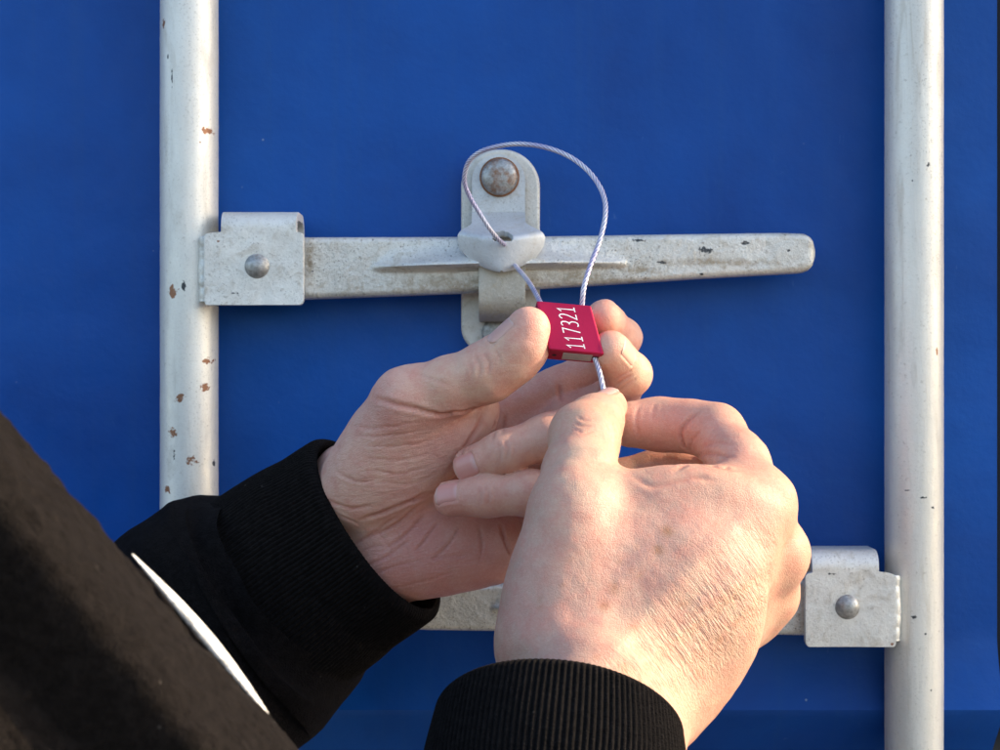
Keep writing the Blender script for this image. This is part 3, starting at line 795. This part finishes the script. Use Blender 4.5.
class Nail:
    """nail plate fitted to a finger tip: base point, axis, outward direction (local mm)"""
    def __init__(s, base, axis, out, ln, wd, sink=0.0):
        s.sink = sink
        s.ax = axis / np.linalg.norm(axis); o = out - s.ax * out.dot(s.ax); s.out = o / np.linalg.norm(o); s.side = np.cross(s.ax, s.out)
        s.b = base; s.ln = ln; s.wd = wd
    def uv(s, V):
        q = V - s.b; return q @ s.ax / s.ln, q @ s.side / (s.wd / 2), q @ s.out
def nail_mesh(h, nl, parent, tone):
    nu, nv = 21, 26; base = []; ray = []; UV = []
    for j in range(nv):
        v = j / (nv - 1); w = max(0.0, 1 - abs(2 * v - 1) ** 3.4) ** 0.42
        for i in range(nu):
            u = (-1 + 2 * i / (nu - 1)) * w; UV.append((u, v))
            base.append(nl.b + nl.ax * nl.ln * v + nl.side * (nl.wd / 2) * math.sin(u * 1.15) / math.sin(1.15)); ray.append(nl.out)
    base = np.array(base); ray = np.array(ray); UV = np.array(UV)
    t = np.full(len(base), 16.0)
    for _ in range(60): t = t - 0.8 * np.clip(h.sdf(base + ray * t[:, None]), -3, 3)
    # keep the plate smooth: fit a cylinder-like sheet through the hit heights
    A = np.stack([np.ones(len(UV)), UV[:, 0] ** 2, UV[:, 1], UV[:, 1] ** 2, UV[:, 0] ** 4], 1)
    sel = (UV[:, 1] > 0.1) & (UV[:, 1] < 0.8) & (abs(UV[:, 0]) < 0.8)
    cf = np.linalg.lstsq(A[sel], t[sel], rcond=None)[0]; t2 = np.minimum(A @ cf, t + 0.35)
    edge = np.clip((np.abs(UV[:, 0]) - 0.8) / 0.2, 0, 1); pro = np.clip(0.10 - UV[:, 1], 0, 1) * 6
    edge = np.clip((np.abs(UV[:, 0]) - 0.6) / 0.4, 0, 1) ** 2
    Vn = base + ray * (t2 - 0.12 - nl.sink * (1 - 0.8 * UV[:, 0]) * 0.6 - 1.2 * edge - 0.9 * pro)[:, None]
    me = np_mesh('fingernail', Vn, grid_quads(nu, nv))
    a_ = me.color_attributes.new('Col', 'FLOAT_COLOR', 'POINT')
    tip = 0.55 * np.clip((UV[:, 1] - 0.86) / 0.06, 0, 1)[:, None]; lun = (np.clip(1 - ((UV[:, 1] - 0.08) / 0.14) ** 2 - (UV[:, 0] / 0.6) ** 2, 0, 1) * 0.6)[:, None]
    c = np.array(tone)[None] * (1 - tip) + np.array((0.70, 0.58, 0.48))[None] * tip; c = c * (1 - lun) + np.array((0.72, 0.50, 0.44)) * lun
    a_.data.foreach_set('color', np.hstack([c, np.ones((len(c), 1))]).astype(np.float32).ravel())
    o = link('fingernail', me, M['nail'], parent)
    bm = bmesh.new(); bm.from_mesh(me); bmesh.ops.recalc_face_normals(bm, faces=bm.faces); bm.to_mesh(me); bm.free()
    sm = o.modifiers.new('thick', 'SOLIDIFY'); sm.thickness = 0.0005; sm.offset = 0
    return o

def finish(h, name, parent, creases, ridges, blobs, nails, base_col, wrinkle, label, seed, mat='skin', crease_col=(0.44, 0.13, 0.09)):
    V, Q, N = h.mesh()
    disp = 0.32 * vnoise(V / 9.0, seed) + 0.10 * vnoise(V / 3.0, seed + 1)
    C = np.tile(np.array(base_col, float), (len(V), 1))
    for (pts, rad, c, amt) in blobs:
        hp = h.hit([(p[0], p[1]) for p in pts]); d = dist_to(V, hp)
        w = (amt * np.exp(-(d / rad) ** 2))[:, None]; C = C * (1 - w) + np.array(c) * w
    mot = vnoise(V / 13.0, seed + 5) * 0.5 + vnoise(V / 5.0, seed + 6) * 0.5
    C *= (1 + 0.06 * mot)[:, None] * np.array([[1.0, 1.0, 1.0]]); C[:, 0] *= 1 + 0.04 * vnoise(V / 7.0, seed + 8)
    for (pl, dep, wd_) in creases:
        pl = np.array(pl, float); n = int(max(8, np.linalg.norm(np.diff(pl, axis=0), axis=1).sum() / 1.0))
        cv = catmull(np.hstack([pl, np.zeros((len(pl), 1))]), n)[:, :2]
        cv = cv + 0.3 * np.stack([np.sin(np.arange(n) * 0.31 + seed), np.cos(np.arange(n) * 0.23)], 1)
        hp = h.hit(cv); taper = np.minimum(1, np.minimum(np.arange(n), n - 1 - np.arange(n)) / (0.22 * n) + 0.15)
        near = (np.abs(V - hp.mean(0)) < (np.ptp(hp, axis=0) / 2 + 12)).all(1); ix = np.where(near)[0]
        if not len(ix): continue
        dd = np.sqrt(((V[ix, None, :] - hp[None]) ** 2).sum(-1)); k = dd.argmin(1); d = dd.min(1)
        w = taper[k] * np.exp(-(d / wd_) ** 2); bank = taper[k] * np.exp(-((d - 2.1 * wd_) / (1.1 * wd_)) ** 2)
        disp[ix] += -dep * w + 0.22 * dep * bank
        ww = (np.clip(dep * 0.8, 0, 0.6) * w)[:, None]; C[ix] = C[ix] * (1 - ww) + np.array(crease_col) * ww
    for (pl, ht, wd_) in ridges:
        pl = np.array(pl, float); n = 40; cv = catmull(np.hstack([pl, np.zeros((len(pl), 1))]), n)[:, :2]
        hp = h.hit(cv); d = dist_to(V, hp); disp += ht * np.exp(-(d / wd_) ** 2)
    for nl, tone in nails:
        v, u, o_ = nl.uv(V); r = np.maximum(np.abs(u) ** 3, np.abs(2 * v - 1) ** 3); front = (o_ > 0)
        inside = front & (r < 1.0) & (v < 0.93); disp[inside] -= 0.35 * np.clip((1.0 - r[inside]) * 4, 0, 1)
        rim = front & (r >= 1.0) & (r < 1.9) & (v < 0.85); disp[rim] += 0.25 * np.sin(np.pi * np.clip((r[rim] - 1.0) / 0.9, 0, 1))
    V0 = V; V = V + N * disp[:, None]
    me = np_mesh(name, V, Q)
    a_ = me.color_attributes.new('Col', 'FLOAT_COLOR', 'POINT')
    a_.data.foreach_set('color', np.hstack([C, np.ones((len(C), 1))]).astype(np.float32).ravel())
    wa = np.zeros(len(V))
    for (pts, rad, amt) in wrinkle:
        hp = h.hit(pts); d = dist_to(V0, hp); wa = np.maximum(wa, amt * np.exp(-(d / rad) ** 2))
    at = me.attributes.new('wrinkle', 'FLOAT', 'POINT'); at.data.foreach_set('value', wa.astype(np.float32))
    o = link(name, me, M[mat], parent); o['label'] = label
    for nl, tone in nails: nail_mesh(h, nl, o, tone)
    return o

person = empty('person', Wd((-260, 520, -Z0 * 1000)))
tag(person, 'person in a dark jacket, threading a cable through the red seal with both hands', 'person')

# ---- the hand with its palm to the viewer (holds the seal)
A = Hand(); A.k = 11.0
A.bone((262, 602, 72), 23, (345, 545, 76), 25)                        # wrist in the sleeve
A.bone((350, 480, 78), 18, (500, 415, 74), 13)                        # metacarpals
A.bone((365, 510, 80), 18, (517, 450, 76), 13)
A.bone((385, 540, 80), 18, (535, 490, 80), 12.5)
A.bone((400, 565, 82), 17, (540, 535, 86), 12)
A.bone((352, 492, 96), 17, (408, 402, 120), 14.5)                     # thumb metacarpal
A.blob((402, 452, 104), (0.55, -0.8), (40, 25, 22))                   # thenar
A.blob((440, 432, 108), (0.8, -0.5), (30, 18, 15), 8)
A.bone((392, 560, 94), 17, (492, 556, 96), 12.5)                      # hypothenar
A.blob((440, 545, 98), (1, -0.15), (36, 20, 15))
A.finger([(408, 402, 120, 14.2), (450, 386, 126, 12.6), (488, 372, 131, 12.9), (510, 357, 135, 12.0), (528.5, 329, 139, 9.6)], 9, 5, pads=[(524, 346, 138, 10.8)])
A.finger([(500, 415, 74, 11.5), (558, 390, 84, 10.2), (600, 366, 82, 9.8), (621, 338, 100, 8.8), (604, 317.5, 121, 7.9)], 7, 4)
A.finger([(517, 450, 76, 11.5), (570, 418, 92, 10.6), (616, 398, 96, 10.0), (629, 374, 122, 9.6), (611, 350, 134, 8.4)], 7, 4)
A.finger([(545, 465, 84, 11.5), (572, 440, 108, 10.6), (580, 427, 124, 10.6), (548, 437, 131, 9.9), (504, 452, 132, 9.0), (471.5, 465.5, 126, 8.0)], 7, 4)
A.finger([(545, 530, 88, 10.5), (560, 505, 112, 10.0), (566, 492, 126, 10.0), (530, 493, 133, 9.9), (486, 496, 132, 8.9), (452, 499, 128, 8.0)], 7, 4)
palmC = []
for pl_, d_, w_ in [
    ([(372, 398), (400, 405), (440, 414), (470, 411), (488, 405)], 1.1, 1.1),
    ([(486, 408), (476, 430), (462, 452), (450, 470)], 1.0, 1.0),
    ([(430, 492), (410, 502), (385, 512), (360, 520)], 1.15, 1.0),
    ([(450, 478), (425, 498), (395, 505)], 0.7, 0.8),
    ([(472, 458), (468, 446)], 0.4, 0.6),
    ([(420, 505), (395, 525), (365, 540)], 0.7, 0.8), ([(425, 515), (405, 535), (385, 550)], 0.65, 0.75),
    ([(440, 520), (425, 540), (415, 552)], 0.6, 0.7), ([(400, 515), (370, 535), (352, 546)], 0.55, 0.7),
    ([(462, 525), (448, 545), (432, 560)], 0.5, 0.7), ([(410, 540), (380, 560), (352, 570)], 0.5, 0.8),
    ([(500, 523), (506, 545), (512, 556)], 0.9, 0.8), ([(478, 522), (482, 545), (478, 565)], 0.4, 0.7),
    ([(345, 425), (375, 428), (410, 424)], 0.4, 0.6), ([(350, 436), (385, 436), (425, 430)], 0.4, 0.6), ([(360, 446), (400, 446), (440, 438)], 0.35, 0.6),
    ([(365, 458), (400, 460), (435, 452)], 0.35, 0.6), ([(372, 470), (400, 474), (430, 466)], 0.35, 0.6), ([(380, 482), (410, 484), (436, 474)], 0.3, 0.6),
    ([(335, 470), (352, 480), (372, 482)], 0.45, 0.7), ([(325, 500), (350, 508), (375, 505)], 0.5, 0.8), ([(338, 515), (360, 525)], 0.4, 0.7),
    ([(355, 556), (370, 548), (388, 545)], 0.4, 0.6), ([(360, 580), (390, 568), (420, 560)], 0.35, 0.7), ([(380, 592), (420, 582), (460, 570)], 0.3, 0.7),
    ([(430, 560), (448, 556), (470, 556)], 0.3, 0.6), ([(395, 530), (405, 545), (412, 560)], 0.3, 0.6), ([(375, 530), (388, 545), (392, 558)], 0.3, 0.6),
    # thumb joint
    ([(474, 356), (480, 366), (478, 380)], 0.4, 0.8), ([(483, 352), (489, 362), (488, 376)], 0.38, 0.7), ([(468, 360), (472, 370), (470, 380)], 0.25, 0.6),
    ([(493, 348), (499, 356), (500, 366)], 0.25, 0.6), ([(405, 372), (430, 378), (455, 388)], 0.25, 0.8),
    # ring and little finger joints
    ([(497, 442), (500, 452), (499, 463)], 0.32, 0.7), ([(505, 440), (508, 450), (506, 461)], 0.32, 0.7), ([(512, 438), (515, 447), (513, 458)], 0.22, 0.6),
    ([(478, 486), (481, 495), (479, 506)], 0.32, 0.7), ([(486, 484), (489, 494), (487, 507)], 0.32, 0.7), ([(493, 484), (496, 493), (494, 505)], 0.22, 0.6),
    # finger roots under the thumb
    ([(497, 418), (494, 430), (492, 440)], 0.8, 0.8), ([(505, 414), (504, 425), (502, 434)], 0.8, 0.8), ([(558, 384), (560, 394), (560, 402)], 0.8, 0.9),
    # middle finger knuckle
    ([(614, 386), (622, 381), (634, 374)], 0.5, 0.6), ([(612, 381), (622, 376), (636, 368)], 0.4, 0.6), ([(618, 391), (628, 384), (638, 377)], 0.4, 0.6),
]: palmC.append((pl_, d_ * 1.15, w_))
rg = np.random.RandomState(12)
for k in range(60):                                                   # fine lines fanning over the ball of the thumb and the heel
    if k < 26: cx, cy, an = rg.uniform(335, 460), rg.uniform(420, 500), R(rg.uniform(-14, 12))
    else: cx, cy, an = rg.uniform(355, 500), rg.uniform(520, 590), R(rg.uniform(-60, -15))
    ln = rg.uniform(6, 15); palmC.append(([(cx - ln * math.cos(an), cy - ln * math.sin(an)), (cx, cy + rg.uniform(-1.5, 1.5)), (cx + ln * math.cos(an), cy + ln * math.sin(an))], rg.uniform(0.06, 0.15), rg.uniform(0.5, 0.75)))
RED = (0.56, 0.18, 0.13); YEL = (0.62, 0.43, 0.27); PINK = (0.60, 0.28, 0.22); PALE = (0.66, 0.46, 0.36)
blobsA = [
    ([(400, 575), (440, 570), (470, 560), (420, 540)], 24, (0.58, 0.225, 0.18), 0.85),
    ([(390, 425), (430, 430), (450, 420)], 16, (0.62, 0.27, 0.215), 0.75),
    ([(350, 470), (380, 465), (345, 520)], 20, YEL, 0.15),
    ([(440, 378), (470, 372), (500, 350)], 12, YEL, 0.4),
    ([(528, 325), (535, 340)], 10, PINK, 0.5),
    ([(445, 505), (455, 512), (460, 470)], 8, (0.60, 0.22, 0.17), 0.6),
    ([(612, 375), (632, 378), (640, 360)], 9, YEL, 0.7), ([(606, 330), (612, 330)], 7, (0.66, 0.28, 0.19), 0.6),
    ([(610, 382), (604, 376)], 6, (0.60, 0.24, 0.15), 0.5),
    ([(560, 385), (520, 410), (575, 390)], 16, (0.55, 0.20, 0.14), 0.6),
]
def tipnail(p_base, p_tip, out, ln, wd_, shift=0.0, sink=0.0):
    b_, t_ = L(*p_base), L(*p_tip); ax = t_ - b_; ax /= np.linalg.norm(ax)
    return Nail(t_ - ax * (ln - 3.5 - shift), ax, np.array(out, float), ln, wd_, sink)
nailsA = [
    (tipnail((504, 452, 132), (471.5, 465.5, 126), (-0.1, 1.0, 0.10), 12.0, 11.0, 2.6), (0.66, 0.28, 0.23)),
    (tipnail((486, 496, 132), (452, 499, 128), (0.0, 0.86, 0.5), 11.5, 10.0, 2.6), (0.68, 0.29, 0.24)),
    (tipnail((511, 360, 135), (528.5, 329, 139), (-0.95, 0.12, 0.12), 14.0, 13.0, -2.0), (0.62, 0.36, 0.28)),
    (tipnail((629, 374, 122), (611, 350, 134), (0.80, 0.58, 0.15), 11.0, 9.5, -0.6, 0.35), (0.66, 0.42, 0.30)),
    (tipnail((621, 338, 100), (604, 317.5, 121), (0.45, -0.88, 0.15), 10.0, 9.0, -1.0), (0.64, 0.38, 0.29)),
]
handA = finish(A, 'hand', person, palmC, [], blobsA, nailsA, (0.72, 0.405, 0.295), [([(350, 450), (400, 440), (430, 460), (370, 490), (400, 530), (440, 550), (390, 570), (470, 560)], 22, 0.45), ([(440, 385), (500, 360)], 16, 0.15)],
               'palm towards the viewer, thumb and two fingers gripping the red seal', 21, 'skin_palm')

# ---- the hand seen from its back (pulls the cable)
H = Hand(); H.k = 13.0
H.bone((560, 790, 262), 25, (590, 690, 232), 25)
H.bone((612, 805, 258), 22, (640, 712, 224), 20)
H.bone((575, 650, 220), 17, (755, 508, 189), 13)
H.bone((605, 672, 224), 17, (773, 555, 181), 12)
H.bone((635, 692, 218), 16, (765, 592, 170), 11.5)
H.bone((655, 706, 210), 13, (748, 618, 164), 10.5)
H.bone((548, 640, 216), 18, (573, 508, 203), 15)                      # thumb metacarpal
H.bone((598, 506, 196), 10, (738, 492, 186), 11)                      # web of the thumb
H.bone((590, 540, 196), 14, (740, 520, 184), 11)
H.blob((655, 560, 202), (1, -0.45), (50, 34, 15))
H.blob((560, 600, 210), (0.25, -1), (42, 20, 19))
H.blob((640, 640, 212), (0.8, -0.6), (52, 40, 18))
H.blob((764, 505, 190), (0.3, -1), (13, 11, 11), 7)                   # knuckles
H.blob((779, 553, 181), (0.2, -1), (13, 10.5, 11), 7)
H.blob((772, 596, 168), (0.5, -1), (12, 9, 9.5), 6)
H.finger([(573, 508, 203, 15.0), (580, 474, 192, 14.2), (585, 442, 178, 13.2), (594, 424, 165, 11.2), (609.5, 406.5, 150, 7.8)], 10, 6, pads=[(581, 432, 176, 12.0)])
H.finger([(757, 508, 188, 13.0), (738, 462, 168, 12.2), (716, 432, 150, 11.6), (688, 426, 142, 10.9), (660, 424.5, 137, 11.0), (632, 424, 138, 10.2)], 8, 5)
H.finger([(773, 555, 180, 12.0), (738, 505, 152, 11.2), (709, 482, 135, 10.6), (680, 475, 124, 10.0), (652, 474, 120, 9.6), (618, 478, 122, 8.8)], 8, 5)
H.finger([(765, 592, 168, 11.5), (730, 545, 138, 10.6), (700, 522, 122, 10.0), (650, 512, 112, 9.2), (634, 494, 128, 8.0)], 8, 5)
H.finger([(748, 618, 162, 10.5), (715, 580, 136, 9.6), (690, 562, 122, 9.0), (650, 550, 114, 8.2), (640, 532, 126, 7.2)], 8, 5)
crH = [
    ([(688, 452), (681, 440), (684, 425), (700, 410)], 1.2, 0.9), ([(690, 452), (692, 440), (702, 430)], 0.6, 0.8),
    ([(674, 471), (690, 463), (715, 466), (740, 470)], 0.9, 1.0), ([(690, 458), (712, 454), (735, 458)], 0.6, 0.9), ([(700, 448), (718, 442), (738, 446)], 0.4, 0.9),
    ([(632, 476), (655, 486), (690, 478), (720, 480)], 0.5, 1.2), ([(640, 404), (636, 420), (640, 440)], 0.4, 0.7), ([(655, 402), (652, 420)], 0.3, 0.8),
    ([(578, 416), (584, 420), (592, 418)], 0.5, 0.6), ([(574, 421), (582, 426), (592, 425)], 0.45, 0.6), ([(574, 428), (584, 433), (594, 431)], 0.35, 0.6),
    ([(612, 420), (616, 430), (616, 445)], 0.35, 0.7), ([(606, 424), (611, 436), (612, 450)], 0.3, 0.7),
    ([(660, 640), (690, 618), (720, 600)], 0.25, 1.2),
]
rng = np.random.RandomState(3)
for k in range(70):                                                   # slanting folds towards the wrist's outer edge
    cx = 622 + 150 * rng.rand(); cy = 700 - (cx - 622) * 0.86 + rng.uniform(-38, 26); ln = rng.uniform(7, 17)
    an = R(52 + rng.uniform(-12, 12)); dx, dy = math.cos(an) * ln, math.sin(an) * ln
    crH.append(([(cx - dx, cy - dy), (cx + 1.5, cy - 1), (cx + dx, cy + dy)], rng.uniform(0.06, 0.16), rng.uniform(0.7, 1.0)))
rdH = [([(615, 650), (680, 580), (745, 520)], 0.55, 4.0), ([(640, 665), (715, 600), (770, 560)], 0.9, 4.0), ([(600, 620), (640, 560), (700, 530)], 0.3, 3.0),
       ([(655, 690), (715, 630), (765, 595)], 0.6, 4.0)]
FR = (0.44, 0.20, 0.09)
blobsH = [
    ([(650, 428), (675, 425), (660, 445)], 15, (0.66, 0.25, 0.19), 0.6), ([(715, 430), (740, 450)], 16, (0.66, 0.34, 0.27), 0.5),
    ([(670, 640), (700, 620), (660, 680), (740, 600)], 22, (0.60, 0.40, 0.25), 0.55), ([(775, 570), (790, 560)], 9, (0.60, 0.30, 0.20), 0.5),
    ([(580, 480), (590, 500), (575, 450)], 14, (0.64, 0.44, 0.31), 0.55), ([(620, 560), (560, 600), (590, 630)], 30, (0.58, 0.315, 0.26), 0.5),
    ([(610, 400)], 6, (0.64, 0.30, 0.24), 0.5), ([(768, 500)], 9, (0.60, 0.30, 0.23), 0.45), ([(700, 520), (740, 540)], 18, (0.62, 0.33, 0.27), 0.4),
    ([(667, 531)], 2.4, FR, 0.95), ([(658, 550)], 2.0, FR, 0.9), ([(614, 588)], 2.4, FR, 0.7), ([(604, 606)], 2.0, FR, 0.85), ([(634, 628)], 2.4, FR, 0.8), ([(625, 667)], 2.6, FR, 0.8),
    ([(735, 622)], 1.6, FR, 0.6), ([(697, 676)], 1.8, FR, 0.6), ([(686, 603)], 1.5, FR, 0.4), ([(720, 640)], 1.6, FR, 0.6), ([(640, 575)], 1.4, FR, 0.4), ([(570, 560)], 1.5, FR, 0.3),
    ([(660, 700)], 1.8, FR, 0.6), ([(676, 690)], 1.3, FR, 0.6),
]
rr = np.random.RandomState(5)
for k in range(26): blobsH.append(([(rr.uniform(540, 760), rr.uniform(520, 690))], rr.uniform(0.8, 1.4), FR, rr.uniform(0.2, 0.5)))
nailsH = [(tipnail((594, 424, 165), (609.5, 406.5, 150), (-0.50, 0.62, 0.62), 12.0, 11.0, 1.5), (0.62, 0.36, 0.31))]
handB = finish(H, 'hand', person, crH, rdH, blobsH, nailsH, (0.575, 0.335, 0.225),
               [([(640, 700), (670, 660), (700, 640), (730, 610), (760, 580)], 17, 1.0), ([(700, 650), (680, 700)], 16, 0.7), ([(700, 455), (725, 460)], 9, 0.3)],
               'back of the hand towards the viewer, thumb and forefinger pulling the cable end', 41)

# ------------------------------------------------------------------ clothing
def sweep(name, path, radii, n, nu, fold, mat, parent, flat=1.0, rim_in=0.0, up=(0, 1.0, 0.1)):
    """cloth tube along a path (local mm); fold(s, theta, P) -> radial offset"""
    P_ = catmull(path, n); rr_ = np.interp(np.linspace(0, 1, n), np.linspace(0, 1, len(radii)), radii)
    rr_ = catmull([(x, 0, 0) for x in radii], n)[:, 0]
    T_ = np.gradient(P_, axis=0); T_ /= np.linalg.norm(T_, axis=1)[:, None]
    u_ = np.array(up, float); N = np.cross(T_[0], u_); N /= np.linalg.norm(N); V = []
    th = np.linspace(0, 2 * np.pi, nu, endpoint=False)
    rows = []
    for i in range(n):
        N = N - T_[i] * N.dot(T_[i]); N /= np.linalg.norm(N); B = np.cross(T_[i], N)
        base = P_[i] + rr_[i] * (np.cos(th)[:, None] * N + flat * np.sin(th)[:, None] * B)
        rad_dir = np.cos(th)[:, None] * N + np.sin(th)[:, None] * B
        rows.append(base + rad_dir * fold(i / (n - 1), th, base)[:, None])
        if i == 0: first = (N.copy(), B.copy())
    if rim_in:
        r0 = rows[0]; c0 = r0.mean(0); inn = []
        for k, (dr, da) in enumerate([(1.6, -0.9), (rim_in, 1.0), (rim_in + 0.5, 8), (rim_in + 1, 25)]):
            d_ = c0 - r0; d_ /= np.linalg.norm(d_, axis=1)[:, None]; inn.append(r0 + d_ * dr + T_[0] * da)
        rows = inn[::-1] + rows
    V = np.vstack(rows); me = np_mesh(name, V, grid_quads(nu, len(rows), True))
    o = link(name, me, mat, parent)
    bm = bmesh.new(); bm.from_mesh(me); bmesh.ops.recalc_face_normals(bm, faces=bm.faces); bm.to_mesh(me); bm.free()
    return o
def folds(amp, fs, seed, ribs=0):
    def f(s, th, p):
        q = np.stack([np.cos(th) * 1.4, np.sin(th) * 1.4, np.full(len(th), s * fs)], 1)
        return amp * vnoise(q + 11 * seed, seed) + amp * 0.45 * vnoise(q * [2, 2, 2.3], seed + 1) + 0.25 * vnoise(p / 4.0, seed + 2)
    return f
def ribbed(n, amp, lump, seed):
    def f(s, th, p):
        e_ = min(1.0, s / 0.06)
        return amp * (np.abs(np.sin(th * n / 2)) - 0.5) * (0.4 + 0.6 * e_) + lump * vnoise(np.stack([np.cos(th) * 1.3, np.sin(th) * 1.3, np.full(len(th), s * 2)], 1), seed) - 2.0 * (1 - e_) ** 2
    return f
# sleeve of the palm hand: cuff, then a loose sleeve to the elbow
cA = L(378, 525, 82); cA2 = L(318, 566, 72); cA3 = L(262, 606, 68)
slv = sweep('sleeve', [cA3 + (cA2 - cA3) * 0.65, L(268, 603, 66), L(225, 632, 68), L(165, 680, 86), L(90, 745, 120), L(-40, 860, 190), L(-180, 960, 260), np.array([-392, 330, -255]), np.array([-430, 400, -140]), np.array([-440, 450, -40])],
            [50, 60, 65, 61, 64, 66, 68, 70, 74, 78], 190, 150, folds(5.0, 8, 3), M['jacket_shaded'], person)
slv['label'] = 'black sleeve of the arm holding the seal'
sweep('cuff', [cA, L(345, 548, 76), cA2, cA3], [49.0, 51.5, 53.5, 54], 60, 900, ribbed(150, 0.9, 1.6, 8), M['rib'], slv, 0.80, 3.0)
# sleeve of the other arm: cuff, forearm to the elbow below the picture, upper arm up to the shoulder
cB = L(560, 717, 240); axB = np.array([-0.10, 0.66, -0.745])
def along(d, dx=0, dz=0): return cB + axB * d + np.array([dx, 0, dz])
elbow = along(255, -12, 10); shoulder = np.array([-205.0, 500.0, -58.0])
def arm_fold(s, th, p):
    q = np.stack([np.cos(th) * 1.2, np.sin(th) * 1.2, np.full(len(th), s * 5)], 1)
    return 5.5 * vnoise(q + 31, 13) + 2.2 * vnoise(q * 2.1 + 7, 14) + 0.25 * vnoise(p / 4.0, 15)
slB = sweep('sleeve', [along(52), along(70), along(110), along(170), along(225), elbow + np.array([-10, 8, 4])], [46, 54, 57, 58, 62, 66], 130, 150, arm_fold, M['jacket'], person)
slB['label'] = 'black sleeve of the arm pulling the cable'
sweep('cuff', [cB, along(30), along(62)], [45.5, 48, 46], 60, 900, ribbed(130, 1.2, 0.8, 9), M['rib'], slB, 0.92, 3.0)

# upper arm, close to the viewer at lower left: fleece with long folds
ua0 = np.array([elbow[0] - 6, elbow[1] + 14, elbow[2] - 4])
edge_a, edge_b = L(-40, 372, 470), L(292, 748, 440)                     # its upper outline in the picture
dirn = (edge_a - edge_b) / np.linalg.norm(edge_a - edge_b)
perp = np.cross(dirn, np.array([0, 1.0, 0])); perp /= np.linalg.norm(perp)
if perp[2] > 0: perp = -perp
RU = 62.0
c1 = edge_b + perp * RU; c2 = edge_a + perp * RU
c0 = c1 - dirn * 150 + np.array([0, -5, 0]); c3 = c2 + dirn * 70 + perp * 6
pth = [c0, c1 - dirn * 70, c1, (c1 + c2) / 2, c2, c3]
def ua_fold(s, th, p):
    # long folds along the arm: rounded ridges parted by deep valleys
    q = np.stack([np.cos(th) * 1.0, np.sin(th) * 1.0, np.full(len(th), s * 2.2)], 1)
    c = p.mean(0); d_ = p - c; phi = np.degrees(np.arctan2(d_[:, 1], d_ @ (-perp))) + 7 * vnoise(q * 0.8, 3) + 16 * (s - 0.5)
    def sm(a_, b_): x = np.clip((phi - a_) / (b_ - a_), 0, 1); return x * x * (3 - 2 * x)
    g = lambda m, w: np.exp(-((phi - m) / w) ** 2)
    return 0.5 + 3.0 * g(27, 10) - 19.0 * (sm(32, 44) - sm(60, 82)) - 16.0 * (sm(96, 106) - sm(125, 150)) - 8 * g(-70, 20) + 0.9 * vnoise(q * 3.0, 5) + 0.7 * vnoise(p / 6.0, 6) + 0.5 * vnoise(p / 2.2, 8)
ua = sweep('upper_sleeve', pth, [60, 60, 60, 60, 61, 62], 260, 420, ua_fold, M['jacket'], person)
ua['label'] = 'upper sleeve in sunlight, near and slightly out of focus'
# white piping that shows beyond the fold's edge
def piping():
    a_, b_ = L(130, 553, 452), L(276, 727, 440); n = 60; V = []
    for i in range(n):
        f = i / (n - 1); c = a_ + (b_ - a_) * f; bow = math.sin(math.pi * f)
        c = c + perp * (2.2 - bow * 0.9) + np.array([0, -10, 0])
        for j in range(14):
            th = 2 * math.pi * j / 14; V.append(c + (-perp * math.cos(th) * 1.55 + np.array([0, 1, 0]) * math.sin(th) * 3.0) * (0.12 + 0.88 * bow))
    me = np_mesh('piping', np.array(V), grid_quads(14, n, True)); o = link('piping', me, M['stripe'], ua); o['label'] = 'white piping along the upper sleeve'
    bm = bmesh.new(); bm.from_mesh(me); bmesh.ops.recalc_face_normals(bm, faces=bm.faces); bm.to_mesh(me); bm.free()
piping()
# trunk of the jacket, outside the picture to the left
tr = sweep('jacket', [np.array([-400, 545, 40]), np.array([-400, 548, 0]), np.array([-400, 552, -60]), np.array([-398, 556, -250]), np.array([-398, 556, -480]), np.array([-398, 552, -640])],
           [70, 120, 165, 172, 170, 176], 80, 120, folds(8, 5, 17), M['jacket'], person, 0.72)
